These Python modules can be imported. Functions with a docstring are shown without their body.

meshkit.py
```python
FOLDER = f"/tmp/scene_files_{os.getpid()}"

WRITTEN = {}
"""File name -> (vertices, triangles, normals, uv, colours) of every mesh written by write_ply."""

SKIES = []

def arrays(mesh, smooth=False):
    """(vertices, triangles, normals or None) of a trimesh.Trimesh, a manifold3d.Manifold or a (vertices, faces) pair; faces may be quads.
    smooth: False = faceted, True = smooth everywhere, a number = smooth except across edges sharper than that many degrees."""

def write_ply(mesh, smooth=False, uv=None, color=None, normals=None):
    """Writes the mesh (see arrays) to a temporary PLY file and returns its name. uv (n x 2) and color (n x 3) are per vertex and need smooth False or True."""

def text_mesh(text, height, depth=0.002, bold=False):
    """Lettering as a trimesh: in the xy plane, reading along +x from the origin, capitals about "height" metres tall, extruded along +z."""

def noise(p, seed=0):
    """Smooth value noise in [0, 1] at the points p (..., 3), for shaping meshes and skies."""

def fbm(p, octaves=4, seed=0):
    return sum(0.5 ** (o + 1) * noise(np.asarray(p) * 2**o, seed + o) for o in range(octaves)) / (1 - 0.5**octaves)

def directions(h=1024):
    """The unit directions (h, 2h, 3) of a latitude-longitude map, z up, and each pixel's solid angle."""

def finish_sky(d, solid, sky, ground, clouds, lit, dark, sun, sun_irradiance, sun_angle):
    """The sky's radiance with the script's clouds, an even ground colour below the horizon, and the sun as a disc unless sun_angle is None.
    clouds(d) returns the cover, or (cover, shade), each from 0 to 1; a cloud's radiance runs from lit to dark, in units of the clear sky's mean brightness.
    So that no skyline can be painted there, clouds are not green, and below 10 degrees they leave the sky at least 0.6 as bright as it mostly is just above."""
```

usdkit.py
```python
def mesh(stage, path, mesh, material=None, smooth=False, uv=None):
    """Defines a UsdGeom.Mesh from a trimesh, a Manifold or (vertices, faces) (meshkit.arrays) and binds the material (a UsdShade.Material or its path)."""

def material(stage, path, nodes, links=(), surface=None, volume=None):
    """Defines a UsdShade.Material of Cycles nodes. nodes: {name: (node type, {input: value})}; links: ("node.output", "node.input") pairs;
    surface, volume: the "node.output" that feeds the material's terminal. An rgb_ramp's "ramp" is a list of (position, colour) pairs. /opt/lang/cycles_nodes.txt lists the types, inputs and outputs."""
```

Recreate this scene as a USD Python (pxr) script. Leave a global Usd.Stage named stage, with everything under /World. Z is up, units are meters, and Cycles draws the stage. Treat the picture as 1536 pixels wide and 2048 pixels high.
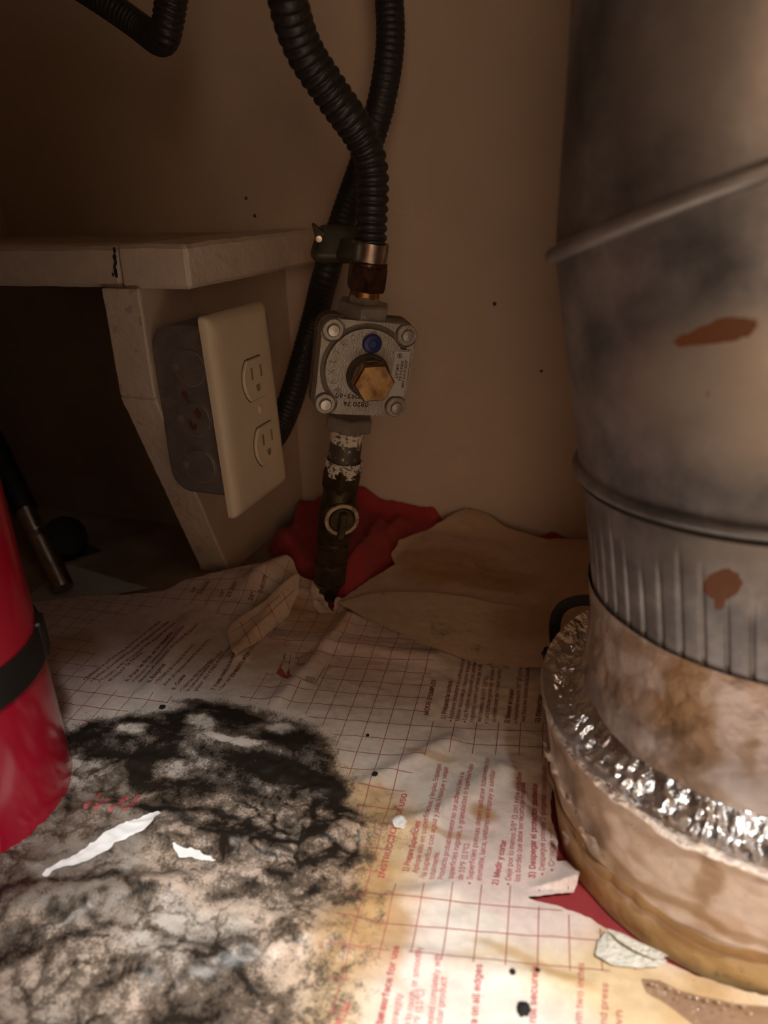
import math, random
import numpy as np, trimesh, manifold3d as m3
import shapely, shapely.geometry as sg
from shapely import affinity
import usdkit, meshkit
from pxr import Usd, UsdGeom, UsdLux, Gf, Sdf, Vt
random.seed(7); rng = np.random.default_rng(7)
stage = Usd.Stage.CreateInMemory()
UsdGeom.Xform.Define(stage, '/World'); UsdGeom.Scope.Define(stage, '/World/Looks')
PI = math.pi

# ------------------------------------------------------------------ camera
FPX = 1440.0; EYE = np.array([0, 0, 0.29])
PITCH, YAW, ROLL = 0.41182661, 0.35290262, -0.0292134
_f = np.array([-math.sin(YAW)*math.cos(PITCH), math.cos(YAW)*math.cos(PITCH), -math.sin(PITCH)])
_r = np.array([math.cos(YAW), math.sin(YAW), 0]); _u = np.cross(_r, _f)
RT = math.cos(ROLL)*_r + math.sin(ROLL)*_u; UP = -math.sin(ROLL)*_r + math.cos(ROLL)*_u; FW = _f
cam = UsdGeom.Camera.Define(stage, '/World/camera')
cam.CreateHorizontalApertureAttr(36.0); cam.CreateFocalLengthAttr(36.0*FPX/1536)
cam.CreateClippingRangeAttr(Gf.Vec2f(0.01, 100))
cam.CreateFStopAttr(9.0); cam.CreateFocusDistanceAttr(0.45)
cam.CreateExposureAttr(0.0)
cam.AddTransformOp().Set(Gf.Matrix4d(*RT, 0, *UP, 0, *(-FW), 0, *EYE, 1))

# ------------------------------------------------------------------ light
def look_at(prim, pos, target):
    z = np.array(pos, float)-np.array(target, float); z /= np.linalg.norm(z)
    x = np.cross([0, 0, 1.0], z); x /= np.linalg.norm(x); y = np.cross(z, x)
    UsdGeom.Xformable(prim).AddTransformOp().Set(Gf.Matrix4d(*x, 0, *y, 0, *z, 0, *map(float, pos), 1))
lamp = UsdLux.RectLight.Define(stage, '/World/kitchen_ceiling_light')     # the kitchen's ceiling lamp, in front of the open cupboard
lamp.CreateWidthAttr(0.36); lamp.CreateHeightAttr(0.36); lamp.CreateIntensityAttr(240.0); lamp.CreateColorAttr(Gf.Vec3f(1.0, 0.97, 0.93))
look_at(lamp, (0.62, -0.52, 1.95), (-0.08, 0.22, 0))
door = UsdLux.RectLight.Define(stage, '/World/far_room_light')                # dim warm light from the far side of the room, through the open front
door.CreateWidthAttr(0.7); door.CreateHeightAttr(0.7); door.CreateIntensityAttr(3.6); door.CreateColorAttr(Gf.Vec3f(1.0, 0.66, 0.44))
look_at(door, (0.42, -1.1, 0.50), (-.12, .6, .25))
dome = UsdLux.DomeLight.Define(stage, '/World/room_light')
dome.CreateIntensityAttr(0.065); dome.CreateColorAttr(Gf.Vec3f(1.0, 0.62, 0.40))

# ------------------------------------------------------------------ helpers
def ray(x, y): return (x-768)/FPX*RT - (y-1024)/FPX*UP + FW
def onz(x, y, z=0.0): d = ray(x, y); return EYE + d*((z-EYE[2])/d[2])
def onx(x, y, X): d = ray(x, y); return EYE + d*(X/d[0])
def ony(x, y, Y): d = ray(x, y); return EYE + d*(Y/d[1])
def at(x, y, depth): return EYE + ray(x, y)*depth
def depth_of(P): return float((np.asarray(P)-EYE) @ FW)
def floorpts(px, z=0.0): return np.array([onz(a, b, z)[:2] for a, b in px])
_used = {}
def numbered(parent, name):
    k = (parent, name); n = _used.get(k, 0); _used[k] = n+1
    return f'{parent}/{name}' + (f'_{n:03d}' if n else '')
def tag(p, label=None, category=None, group=None, kind=None):
    p = p.GetPrim() if hasattr(p, 'GetPrim') else p
    for k, v in (('label', label), ('category', category), ('group', group), ('kind', kind)):
        if v: p.SetCustomDataByKey(k, v)
    return p
def thing(name, label, category, group=None, kind=None):
    x = UsdGeom.Xform.Define(stage, numbered('/World', name))
    return tag(x, label, category, group, kind)
def cat(ms):
    out = []
    for m in ms:
        if hasattr(m, 'to_mesh'):
            a = m.to_mesh(); m = trimesh.Trimesh(a.vert_properties[:, :3], a.tri_verts, process=False)
        elif isinstance(m, tuple): m = trimesh.Trimesh(*meshkit.arrays(m)[:2], process=False)
        out.append(m)
    return trimesh.util.concatenate(out)
def obj(name, mesh, mat, parent=None, smooth=35, label=None, kind=None, primvars=None):
    base = str(parent.GetPath()) if parent else '/World'
    if isinstance(mesh, list): mesh = cat(mesh)
    m = usdkit.mesh(stage, numbered(base, name), mesh, MAT[mat], smooth)
    if primvars:
        api = UsdGeom.PrimvarsAPI(m)
        for k, v in primvars.items():
            v = np.asarray(v, np.float32)
            if v.ndim == 2: api.CreatePrimvar(k, Sdf.ValueTypeNames.Color3fArray, 'vertex').Set(Vt.Vec3fArray.FromNumpy(v))
            else: api.CreatePrimvar(k, Sdf.ValueTypeNames.FloatArray, 'vertex').Set(Vt.FloatArray.FromNumpy(v))
    return tag(m, label, None, None, kind)
def struct(name, mesh, mat, parent=None, smooth=35, label=None):
    return obj(name, mesh, mat, parent, smooth, label, None if parent else 'structure')
def box(x0, x1, y0, y1, z0, z1, c=0.001):
    c = min(c, (x1-x0)*.45, (y1-y0)*.45, (z1-z0)*.45); P = []
    for sx in (0, 1):
        for sy in (0, 1):
            for sz in (0, 1):
                p = np.array([(x0, x1)[sx], (y0, y1)[sy], (z0, z1)[sz]], float)
                for a in range(3):
                    q = p.copy()
                    for b in range(3):
                        if b != a: q[b] += c*(1-2*(sx, sy, sz)[b])
                    P.append(q)
    return m3.Manifold.hull_points(np.array(P))
def frame(o, x, y, z): T = np.eye(4); T[:3, 0], T[:3, 1], T[:3, 2], T[:3, 3] = x, y, z, o; return T
def unit(v): v = np.asarray(v, float); return v/np.linalg.norm(v)
def frame_z(o, z, xhint=(1, 0, 0)):
    z = unit(z); x = np.asarray(xhint, float); x = unit(x-(x@z)*z); return frame(o, x, np.cross(z, x), z)
def T(m, M):
    if hasattr(m, 'to_mesh'): m = cat([m])
    m = m.copy(); m.apply_transform(M); return m
def extrude(poly, h, z0=0.0):
    ms = [trimesh.creation.extrude_polygon(g, h, engine='earcut') for g in getattr(poly, 'geoms', [poly])]
    m = trimesh.util.concatenate(ms); m.apply_translation([0, 0, z0]); return m
def bevel_extrude(poly, h, c=0.0008, z0=0.0):
    """an extrusion whose top edge is chamfered"""
    a = extrude(poly, h-c, z0)
    g0 = np.array(poly.exterior.coords)[:-1]; g1 = np.array(poly.buffer(-c).exterior.coords)[:-1]
    top = m3.Manifold.hull_points(np.vstack([np.c_[g0, np.full(len(g0), z0+h-c)], np.c_[g1, np.full(len(g1), z0+h)]]))
    return cat([a, top])
def ngon(n, r, rot=0): return sg.Polygon([(r*math.cos(rot+2*PI*k/n), r*math.sin(rot+2*PI*k/n)) for k in range(n)])
def lathe(prof, seg=48, M=np.eye(4)):
    """profile of (r, z) rings, open or closed, as a surface of revolution"""
    p = np.array(prof, float); a = np.arange(seg)*2*PI/seg
    v = np.stack([p[:, None, 0]*np.cos(a), p[:, None, 0]*np.sin(a), np.broadcast_to(p[:, None, 1], (len(p), seg))], -1).reshape(-1, 3)
    i, j = np.meshgrid(np.arange(len(p)-1), np.arange(seg), indexing='ij'); k = (j+1) % seg
    q = np.stack([i*seg+j, i*seg+k, (i+1)*seg+k, (i+1)*seg+j], -1).reshape(-1, 4)
    m = trimesh.Trimesh(v, np.vstack([q[:, [0, 1, 2]], q[:, [0, 2, 3]]]), process=False)
    m.apply_transform(M); return m
def hexnut(r, z0, z1, M, c=0.0012, rot=0.0, n=6):
    """hexagonal prism with chamfered corners along local z"""
    a = cat([m3.Manifold.hull_points(np.vstack([np.c_[np.array(ngon(n, r, rot).exterior.coords)[:-1]*s, np.full(n, z)] for s, z in ((.93, z0), (1, z0+c), (1, z1-c), (.93, z1))]))])
    return T(a, M)
def spline(P, n):
    P = np.asarray(P, float)
    from scipy.interpolate import CubicSpline
    t = np.r_[0, np.cumsum(np.linalg.norm(np.diff(P[:, :3], axis=0), axis=1))]
    return CubicSpline(t, P)(np.linspace(0, t[-1], n)), t[-1]
def tube(P, R, sides=24, cap=True):
    P = np.asarray(P, float); n = len(P); R = np.broadcast_to(R, (n,))
    t = np.gradient(P, axis=0); t /= np.linalg.norm(t, axis=1, keepdims=True)
    a = np.zeros_like(P); ref = np.array([0, 0, 1.0]) if abs(t[0][2]) < .8 else np.array([1.0, 0, 0])
    a[0] = unit(ref-(ref@t[0])*t[0])
    for i in range(1, n): a[i] = unit(a[i-1]-(a[i-1]@t[i])*t[i])
    b = np.cross(t, a); ang = np.arange(sides)*2*PI/sides
    v = P[:, None]+R[:, None, None]*(np.cos(ang)[None, :, None]*a[:, None]+np.sin(ang)[None, :, None]*b[:, None])
    i, j = np.meshgrid(np.arange(n-1), np.arange(sides), indexing='ij'); k = (j+1) % sides
    q = np.stack([i*sides+j, i*sides+k, (i+1)*sides+k, (i+1)*sides+j], -1).reshape(-1, 4)
    v = v.reshape(-1, 3); f = np.vstack([q[:, [0, 1, 2]], q[:, [0, 2, 3]]])
    if cap:
        c0 = len(v); v = np.vstack([v, P[0], P[-1]]); jj = np.arange(sides); kk = (jj+1) % sides
        f = np.vstack([f, np.c_[np.full(sides, c0), kk, jj], np.c_[np.full(sides, c0+1), (n-1)*sides+jj, (n-1)*sides+kk]])
    return trimesh.Trimesh(v, f, process=False)
def corrugated(P, r, pitch, amp, sides=28, per=8):
    """hose along P with rounded ribs; r may be an array along P"""
    Q, L = spline(P, 60); n = int(L/pitch*per); Q, L = spline(P, n)
    s = np.linspace(0, L, n); rr = np.interp(np.linspace(0, 1, n), np.linspace(0, 1, np.size(r)), np.atleast_1d(r))
    return tube(Q, rr-amp+amp*2*np.abs(np.sin(PI*s/pitch))**.7-amp*.3, sides)
def fbm(x, y, s, o=4, seed=0, z=0.0):
    return meshkit.fbm(np.stack([np.asarray(x)*s, np.asarray(y)*s, np.full(np.shape(x), z)], -1)+50, o, seed)-.5
def ridge(x, y, s, seed, o=3):
    return 1-np.abs(2*fbm(x, y, s, o, seed)*2).clip(0, 1)
def sstep(a, b, x): t = np.clip((x-a)/(b-a), 0, 1); return t*t*(3-2*t)
def sdist(P, poly):
    """signed distance of points to a polygon's outline, positive inside"""
    v = np.asarray(poly); d = np.full(len(P), 9.0)
    for a, b in zip(v, np.roll(v, -1, 0)):
        e = b-a; t = np.clip(((P-a) @ e)/(e@e+1e-15), 0, 1); d = np.minimum(d, np.linalg.norm(P-a-t[:, None]*e, axis=1))
    ins = shapely.contains_xy(sg.Polygon(v).buffer(0), P[:, 0], P[:, 1])
    return np.where(ins, d, -d)
def sheet(poly, step, hfun, jag=0.0):
    """a heightfield cut to the polygon, border points drawn onto its outline"""
    pg = sg.Polygon(poly).buffer(0)
    if jag:
        ring = pg.exterior; n = int(ring.length/step/1.5); q = np.array([ring.interpolate(k/n, normalized=True).coords[0] for k in range(n)])
        q += jag*np.c_[fbm(q[:, 0], q[:, 1], 400, 2, 3), fbm(q[:, 0], q[:, 1], 400, 2, 4)]*2; pg = sg.Polygon(q).buffer(0)
        if pg.geom_type != 'Polygon': pg = max(pg.geoms, key=lambda g: g.area)
    x0, y0, x1, y1 = pg.bounds; X = np.arange(x0-step, x1+2*step, step); Y = np.arange(y0-step, y1+2*step, step)
    gx, gy = np.meshgrid(X, Y); V = np.c_[gx.ravel(), gy.ravel()]; w = len(X)
    shapely.prepare(pg); ins = shapely.contains_xy(pg, V[:, 0], V[:, 1])
    i, j = np.meshgrid(np.arange(len(Y)-1), np.arange(w-1), indexing='ij'); a = (i*w+j).ravel()
    q = np.c_[a, a+1, a+w+1, a+w]; flip = ((i+j).ravel() % 2).astype(bool)
    f = np.vstack([q[~flip][:, [0, 1, 2]], q[~flip][:, [0, 2, 3]], q[flip][:, [0, 1, 3]], q[flip][:, [1, 2, 3]]])
    f = f[ins[f].sum(1) >= 1]; use = np.unique(f); mp = np.full(len(V), -1); mp[use] = np.arange(len(use)); f = mp[f]; V = V[use]; ins = ins[use]
    out = np.nonzero(~ins)[0]; ext = pg.exterior
    if len(out):
        pts = shapely.points(V[out]); V[out] = shapely.get_coordinates(shapely.line_interpolate_point(ext, shapely.line_locate_point(ext, pts)))
    return trimesh.Trimesh(np.c_[V, hfun(V[:, 0], V[:, 1])], f, process=False)

# ------------------------------------------------------------------ materials
MAT = {}
def mat(name, color, rough=.5, metal=0.0, var=.12, scale=60, bump=0.0, bscale=300, color2=None, thresh=None, **kw):
    """procedural principled material: two tones mixed by noise, optional bump. thresh=(a,b): hard-edged second tone"""
    c2 = color2 if color2 is not None else tuple(c*(1-var*2) for c in color)
    lo, hi = thresh or (.3, .7)
    n = {'tc': ('geometry', {}), 'n': ('noise_texture', {'scale': scale, 'detail': 6.0, 'roughness': .6}),
         'r': ('map_range', {'from_min': lo, 'from_max': hi, 'clamp': True}), 'm': ('mix_color', {'a': color, 'b': c2}),
         'p': ('principled_bsdf', {'roughness': rough, 'metallic': metal, **kw})}
    l = [('tc.position', 'n.vector'), ('n.fac', 'r.value'), ('r.result', 'm.fac'), ('m.result', 'p.base_color')]
    if bump:
        n['bn'] = ('noise_texture', {'scale': bscale, 'detail': 4.0}); n['b'] = ('bump', {'strength': 1.0, 'distance': bump})
        l += [('tc.position', 'bn.vector'), ('bn.fac', 'b.height'), ('b.normal', 'p.normal')]
    MAT[name] = usdkit.material(stage, f'/World/Looks/{name}', n, l, surface='p.BSDF')
mat('wall_paint', (.66, .53, .40), .75, var=.06, scale=9, bump=.0006, bscale=120)
mat('panel_paint', (.62, .50, .39), .6, var=.07, scale=22, bump=.0006, bscale=160)
mat('rail_paint', (.78, .66, .53), .55, var=.06, scale=30, bump=.0008, bscale=200)
mat('dark_board', (.30, .22, .14), .8, var=.15, scale=12)
mat('floor_board', (.34, .26, .17), .75, color2=(.20, .13, .07), thresh=(.4, .65), scale=14, bump=.0006)
mat('cabinet_wood', (.50, .40, .30), .7, var=.1, scale=10)
mat('hose_rubber', (.028, .027, .026), .42, var=.15, scale=200, bump=.0003, bscale=500)
mat('conduit_rubber', (.022, .023, .024), .5, var=.15, scale=120, bump=.0004, bscale=400)
mat('black_plastic', (.006, .006, .006), .62, var=.1)
mat('clamp_green', (.12, .125, .09), .5, metal=.4, var=.2, scale=200, bump=.0003)
mat('band_steel', (.62, .52, .44), .3, metal=1.0, var=.15, scale=150, color2=(.30, .22, .17))
mat('bronze_dark', (.13, .075, .045), .38, metal=.85, var=.25, scale=140, color2=(.05, .03, .02), bump=.0003)
mat('brass', (.62, .38, .14), .3, metal=1.0, color2=(.35, .19, .07), scale=120)
mat('brass_cap', (.46, .27, .11), .42, metal=1.0, color2=(.22, .11, .05), scale=110, thresh=(.42, .62), bump=.0002)
mat('cast_metal', (.40, .36, .30), .42, metal=.7, var=.12, scale=160, bump=.0003, bscale=900)
mat('cast_dark', (.16, .13, .10), .55, metal=.6, var=.15, scale=160, bump=.0003)
mat('screw_metal', (.62, .56, .48), .35, metal=.9, var=.1, scale=300)
mat('blue_plastic', (.02, .03, .14), .35, var=.1)
mat('print_black', (.012, .01, .01), .6)
mat('label_grey', (.48, .44, .38), .45, metal=.3, var=.06, scale=200)
mat('pipe_iron', (.10, .085, .06), .55, metal=.5, color2=(.62, .55, .44), thresh=(.56, .60), scale=170, bump=.0004)
mat('pipe_dope', (.62, .55, .44), .8, color2=(.10, .08, .06), thresh=(.52, .58), scale=420, bump=.0008)
mat('valve_brass', (.14, .105, .055), .42, metal=.85, color2=(.055, .042, .026), scale=130, bump=.0003)
mat('valve_ring', (.62, .50, .33), .4, metal=.8, color2=(.28, .2, .11), thresh=(.5, .65), scale=200)
mat('galv_box', (.33, .30, .275), .5, metal=.6, var=.13, scale=110, bump=.0003, bscale=700)
mat('galv_shine', (.58, .52, .46), .4, metal=.7, var=.1)
mat('rust', (.17, .06, .022), .9, color2=(.10, .03, .012), scale=500, bump=.0004)
mat('ivory_plastic', (.80, .68, .48), .38, var=.04, scale=40)
mat('slot_dark', (.03, .022, .015), .8)
mat('slot_shade', (.34, .27, .17), .6)
mat('gap_shade', (.12, .09, .055), .7)
mat('red_paint', (.52, .008, .035), .2, var=.05, scale=20, coat_weight=.4, coat_roughness=.15)
mat('nozzle_metal', (.50, .44, .36), .32, metal=1.0, var=.12, scale=200)
mat('strap_black', (.012, .011, .010), .5, var=.1)
mat('red_cloth', (.42, .035, .04), .9, var=.12, scale=60, bump=.0006, bscale=1800, sheen_weight=.08)
mat('plain_paper', (.64, .50, .38), .55, color2=(.42, .27, .14), thresh=(.48, .66), scale=16, bump=.0006, bscale=90)
mat('paper_brown', (.52, .34, .17), .6, color2=(.34, .19, .08), thresh=(.42, .6), scale=60)
mat('white_scrap', (.90, .90, .88), .5, var=.02)
mat('grey_scrap', (.50, .46, .40), .6, var=.08, scale=40)
mat('ink_red', (.50, .085, .085), .6, var=.1, scale=200)
mat('ink_grid', (.46, .13, .11), .6, var=.2, scale=120)
mat('ink_dark', (.30, .09, .065), .6, var=.2, scale=200)
mat('crumb_black', (.012, .009, .008), .8, bump=.0005)
mat('foil', (.93, .92, .90), .27, metal=1.0, var=.04, scale=60, color2=(.72, .64, .52), thresh=(.58, .74), bump=.0022, bscale=170)
mat('foil_dull', (.56, .50, .43), .30, metal=.85, color2=(.42, .24, .10), thresh=(.5, .66), scale=38, bump=.0014, bscale=120)
mat('pan_tape', (.66, .52, .38), .45, color2=(.42, .25, .10), thresh=(.48, .64), scale=26, bump=.0010, bscale=90, metallic=0.0) if False else mat('pan_tape', (.66, .52, .38), .40, metal=.15, color2=(.42, .25, .10), thresh=(.48, .64), scale=26, bump=.0012, bscale=90)
mat('tape_edge', (.40, .23, .09), .5, var=.2, scale=60)
mat('white_film', (.78, .76, .66), .25, var=.06, scale=300, bump=.0020, bscale=520, coat_weight=.6, coat_roughness=.1)
def water_mat():
    n = {'g': ('geometry', {}), 'n': ('noise_texture', {'scale': 420.0, 'detail': 3.0}), 'b': ('bump', {'strength': .9, 'distance': .0012}), 't': ('transparent_bsdf', {'color': (.93, .86, .78)}),
         'p': ('principled_bsdf', {'base_color': (.46, .34, .26), 'roughness': .06, 'ior': 1.5, 'specular_ior_level': 1.0}), 'x': ('mix_closure', {'fac': .34})}
    MAT['wet_film'] = usdkit.material(stage, '/World/Looks/wet_film', n, [('g.position', 'n.vector'), ('n.fac', 'b.height'), ('b.normal', 'p.normal'), ('t.BSDF', 'x.closure1'), ('p.BSDF', 'x.closure2')], surface='x.closure')
mat('droplet', (.42, .31, .23), .04, var=.05, specular_ior_level=1.0, coat_weight=1.0, coat_roughness=.02)
water_mat()
def duct_mat():
    """galvanised steel: grey spangle, chalky patches, rust where the 'rust' value says so"""
    n = {'g': ('geometry', {}), 'a': ('attribute', {'attribute': 'rust'}), 'c': ('attribute', {'attribute': 'chalk'}),
         'n1': ('noise_texture', {'scale': 22.0, 'detail': 7.0, 'roughness': .65}), 'n2': ('noise_texture', {'scale': 420.0, 'detail': 3.0}),
         'r1': ('rgb_ramp', {'ramp': [(.34, (.115, .12, .13)), (.5, (.25, .25, .26)), (.64, (.42, .405, .41))]}),
         'sub': ('math', {'math_type': 'subtract', 'value2': .5}), 'ad': ('math', {'math_type': 'multiply_add', 'value2': .7}),
         'r2': ('map_range', {'from_min': .42, 'from_max': .56, 'clamp': True}),
         'mc': ('mix_color', {'b': (.56, .50, .43)}), 'm': ('mix_color', {'b': (.16, .06, .024)}),
         'met': ('map_range', {'from_min': 0., 'from_max': 1., 'to_min': .65, 'to_max': 0., 'clamp': True}),
         'b': ('bump', {'strength': 1.0, 'distance': .0004}), 'p': ('principled_bsdf', {'roughness': .46})}
    l = [('g.position', 'n1.vector'), ('g.position', 'n2.vector'), ('n1.fac', 'r1.fac'), ('n2.fac', 'sub.value1'), ('sub.value', 'ad.value1'), ('a.fac', 'ad.value3'),
         ('ad.value', 'r2.value'), ('r1.color', 'mc.a'), ('c.fac', 'mc.fac'), ('mc.result', 'm.a'), ('r2.result', 'm.fac'), ('m.result', 'p.base_color'),
         ('r2.result', 'met.value'), ('met.result', 'p.metallic'), ('n1.fac', 'b.height'), ('b.normal', 'p.normal')]
    MAT['galvanised'] = usdkit.material(stage, '/World/Looks/galvanised', n, l, surface='p.BSDF')
duct_mat()
def paper_mat():
    """stained shelf paper: 'tint' carries the film and its stains, 'mold' how much black mould grows, 'vein' where it gathers along creases"""
    n = {'g': ('geometry', {}), 't': ('attribute', {'attribute': 'tint'}), 'a': ('attribute', {'attribute': 'mold'}), 'v': ('attribute', {'attribute': 'vein'}),
         'n1': ('noise_texture', {'scale': 140.0, 'detail': 8.0, 'roughness': .68}), 'n2': ('noise_texture', {'scale': 900.0, 'detail': 4.0, 'roughness': .6}),
         'w': ('noise_texture', {'scale': 70.0, 'detail': 4.0}), 'ws': ('vector_math', {'math_type': 'scale', 'scale': .022}), 'wa': ('vector_math', {'math_type': 'add'}),
         'vo': ('voronoi_texture', {'feature': 'distance_to_edge', 'scale': 55.0}), 'vr': ('map_range', {'from_min': 0., 'from_max': .10, 'to_min': 1., 'to_max': 0., 'clamp': True}),
         'vm': ('math', {'math_type': 'multiply'}),
         's1': ('math', {'math_type': 'multiply_add', 'value2': 1.25, 'value3': -.625}), 's2': ('math', {'math_type': 'multiply_add', 'value2': .80}),
         's3': ('math', {'math_type': 'add'}), 's4': ('math', {'math_type': 'add'}), 's5': ('math', {'math_type': 'subtract', 'value2': .40}),
         'k0': ('map_range', {'from_min': .20, 'from_max': .56, 'to_max': .80, 'clamp': True}), 'm0': ('mix_color', {'b': (.105, .075, .05)}), 'k': ('map_range', {'from_min': .42, 'from_max': .92, 'clamp': True}), 'kk': ('math', {'math_type': 'multiply', 'value2': .97}),
         'tv': ('map_range', {'from_min': .3, 'from_max': .7, 'to_min': .86, 'to_max': 1.08}), 'tt': ('vector_math', {'math_type': 'scale'}),
         'm': ('mix_color', {'b': (.014, .010, .007)}),
         'b': ('bump', {'strength': .9, 'distance': .0007}), 'bn': ('noise_texture', {'scale': 110.0, 'detail': 5.0, 'roughness': .55}),
         'p': ('principled_bsdf', {'roughness': .42, 'specular_ior_level': .35})}
    l = [('g.position', 'n1.vector'), ('g.position', 'n2.vector'), ('g.position', 'w.vector'), ('g.position', 'bn.vector'), ('w.color', 'ws.vector1'), ('ws.vector', 'wa.vector1'), ('g.position', 'wa.vector2'),
         ('wa.vector', 'vo.vector'), ('vo.distance', 'vr.value'), ('vr.result', 'vm.value1'), ('v.fac', 'vm.value2'),
         ('n1.fac', 's1.value1'), ('n2.fac', 's2.value1'), ('s1.value', 's2.value3'), ('s2.value', 's3.value1'), ('a.fac', 's3.value2'), ('s3.value', 's4.value1'), ('vm.value', 's4.value2'),
         ('s4.value', 's5.value1'), ('s5.value', 'k.value'), ('s5.value', 'k0.value'), ('k0.result', 'm0.fac'), ('k.result', 'kk.value1'), ('n1.fac', 'tv.value'), ('t.color', 'tt.vector1'), ('tv.result', 'tt.scale'),
         ('tt.vector', 'm0.a'), ('m0.result', 'm.a'), ('kk.value', 'm.fac'), ('m.result', 'p.base_color'), ('bn.fac', 'b.height'), ('b.normal', 'p.normal')]
    MAT['shelf_paper'] = usdkit.material(stage, '/World/Looks/shelf_paper', n, l, surface='p.BSDF')
paper_mat()
def foil_tape_mat():
    n = {'g': ('geometry', {}), 't': ('attribute', {'attribute': 'tint'}), 'a': ('attribute', {'attribute': 'mold'}), 'n': ('noise_texture', {'scale': 120.0, 'detail': 5.0}), 'b': ('bump', {'strength': 1.0, 'distance': .0012}),
         'm': ('mix_color', {'b': (.06, .035, .018)}), 'p': ('principled_bsdf', {'roughness': .32, 'metallic': .35})}
    MAT['foil_tape'] = usdkit.material(stage, '/World/Looks/foil_tape', n, [('g.position', 'n.vector'), ('n.fac', 'b.height'), ('b.normal', 'p.normal'), ('t.color', 'm.a'), ('a.fac', 'm.fac'), ('m.result', 'p.base_color')], surface='p.BSDF')
foil_tape_mat()

# ------------------------------------------------------------------ the setting: inside of a kitchen base cabinet
YB = 0.609; XP = -0.312; XL = -0.62; ZT = 0.86
struct('floor', box(XL, .42, .0, YB, -.02, 0, .0005), 'floor_board')
struct('wall_back', box(XL-.02, .44, YB, YB+.02, -.02, ZT), 'wall_paint')
struct('wall_left', box(XL-.02, XL, .0, YB, -.02, ZT), 'wall_paint')
struct('wall_right', box(.42, .44, .0, YB, -.02, ZT), 'wall_paint')
struct('ceiling', box(XL-.02, .44, .0, YB+.02, ZT, ZT+.03), 'cabinet_wood')
struct('trim_1', box(XL-.02, -.045, -.022, 0, -.02, ZT), 'cabinet_wood')                 # closed left-hand front
struct('trim_2', box(-.045, .44, -.022, 0, .640, ZT), 'cabinet_wood')                     # rail above the open front
struct('baseboard_rear', box(XL, -.340, .535, .546, 0, .240, .001), 'dark_board')

# ------------------------------------------------------------------ wooden shelf and its support panel
ZS0, ZS1, YF, XR = .2405, .2670, .402, -.273
xj = ony(237, 540, YF)[0]
def rough_board(x0, x1, y0, y1, z0, z1, seed):
    m = cat([box(x0, x1, y0, y1, z0, z1, .0025)]).subdivide_to_size(.006)
    v = m.vertices; d = meshkit.fbm(v*90, 3, seed)-.5
    m.vertices = v+np.c_[d, meshkit.fbm(v*90+9, 3, seed)-.5, meshkit.fbm(v*90+19, 3, seed)-.5]*.0016
    return m
sh = thing('wooden_shelf', 'cream painted wooden shelf with a chipped front edge, above the outlet', 'shelf')
obj('side_rail', rough_board(xj+.0006, XR, YF, YB, ZS0-.0005, ZS1, 1), 'rail_paint', sh)
obj('front_rail', rough_board(XL, xj-.0008, YF+.0008, YF+.04, ZS0, ZS1-.001, 2), 'rail_paint', sh)
obj('shelf_board', box(XL, xj, YF+.041, YB, ZS0+.004, ZS1-.002), 'panel_paint', sh)
chip = []
for k in range(14):
    p = ony(231+rng.normal(0, 2.5), 500+rng.uniform(0, 50), YF-.0002); chip.append(T(trimesh.creation.icosphere(1, .0006+rng.uniform(0, .0008)), frame(p, (1, 0, 0), (0, .3, 0), (0, 0, 1.6))))
obj('chipped_joint', chip, 'slot_dark', sh)
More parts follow.
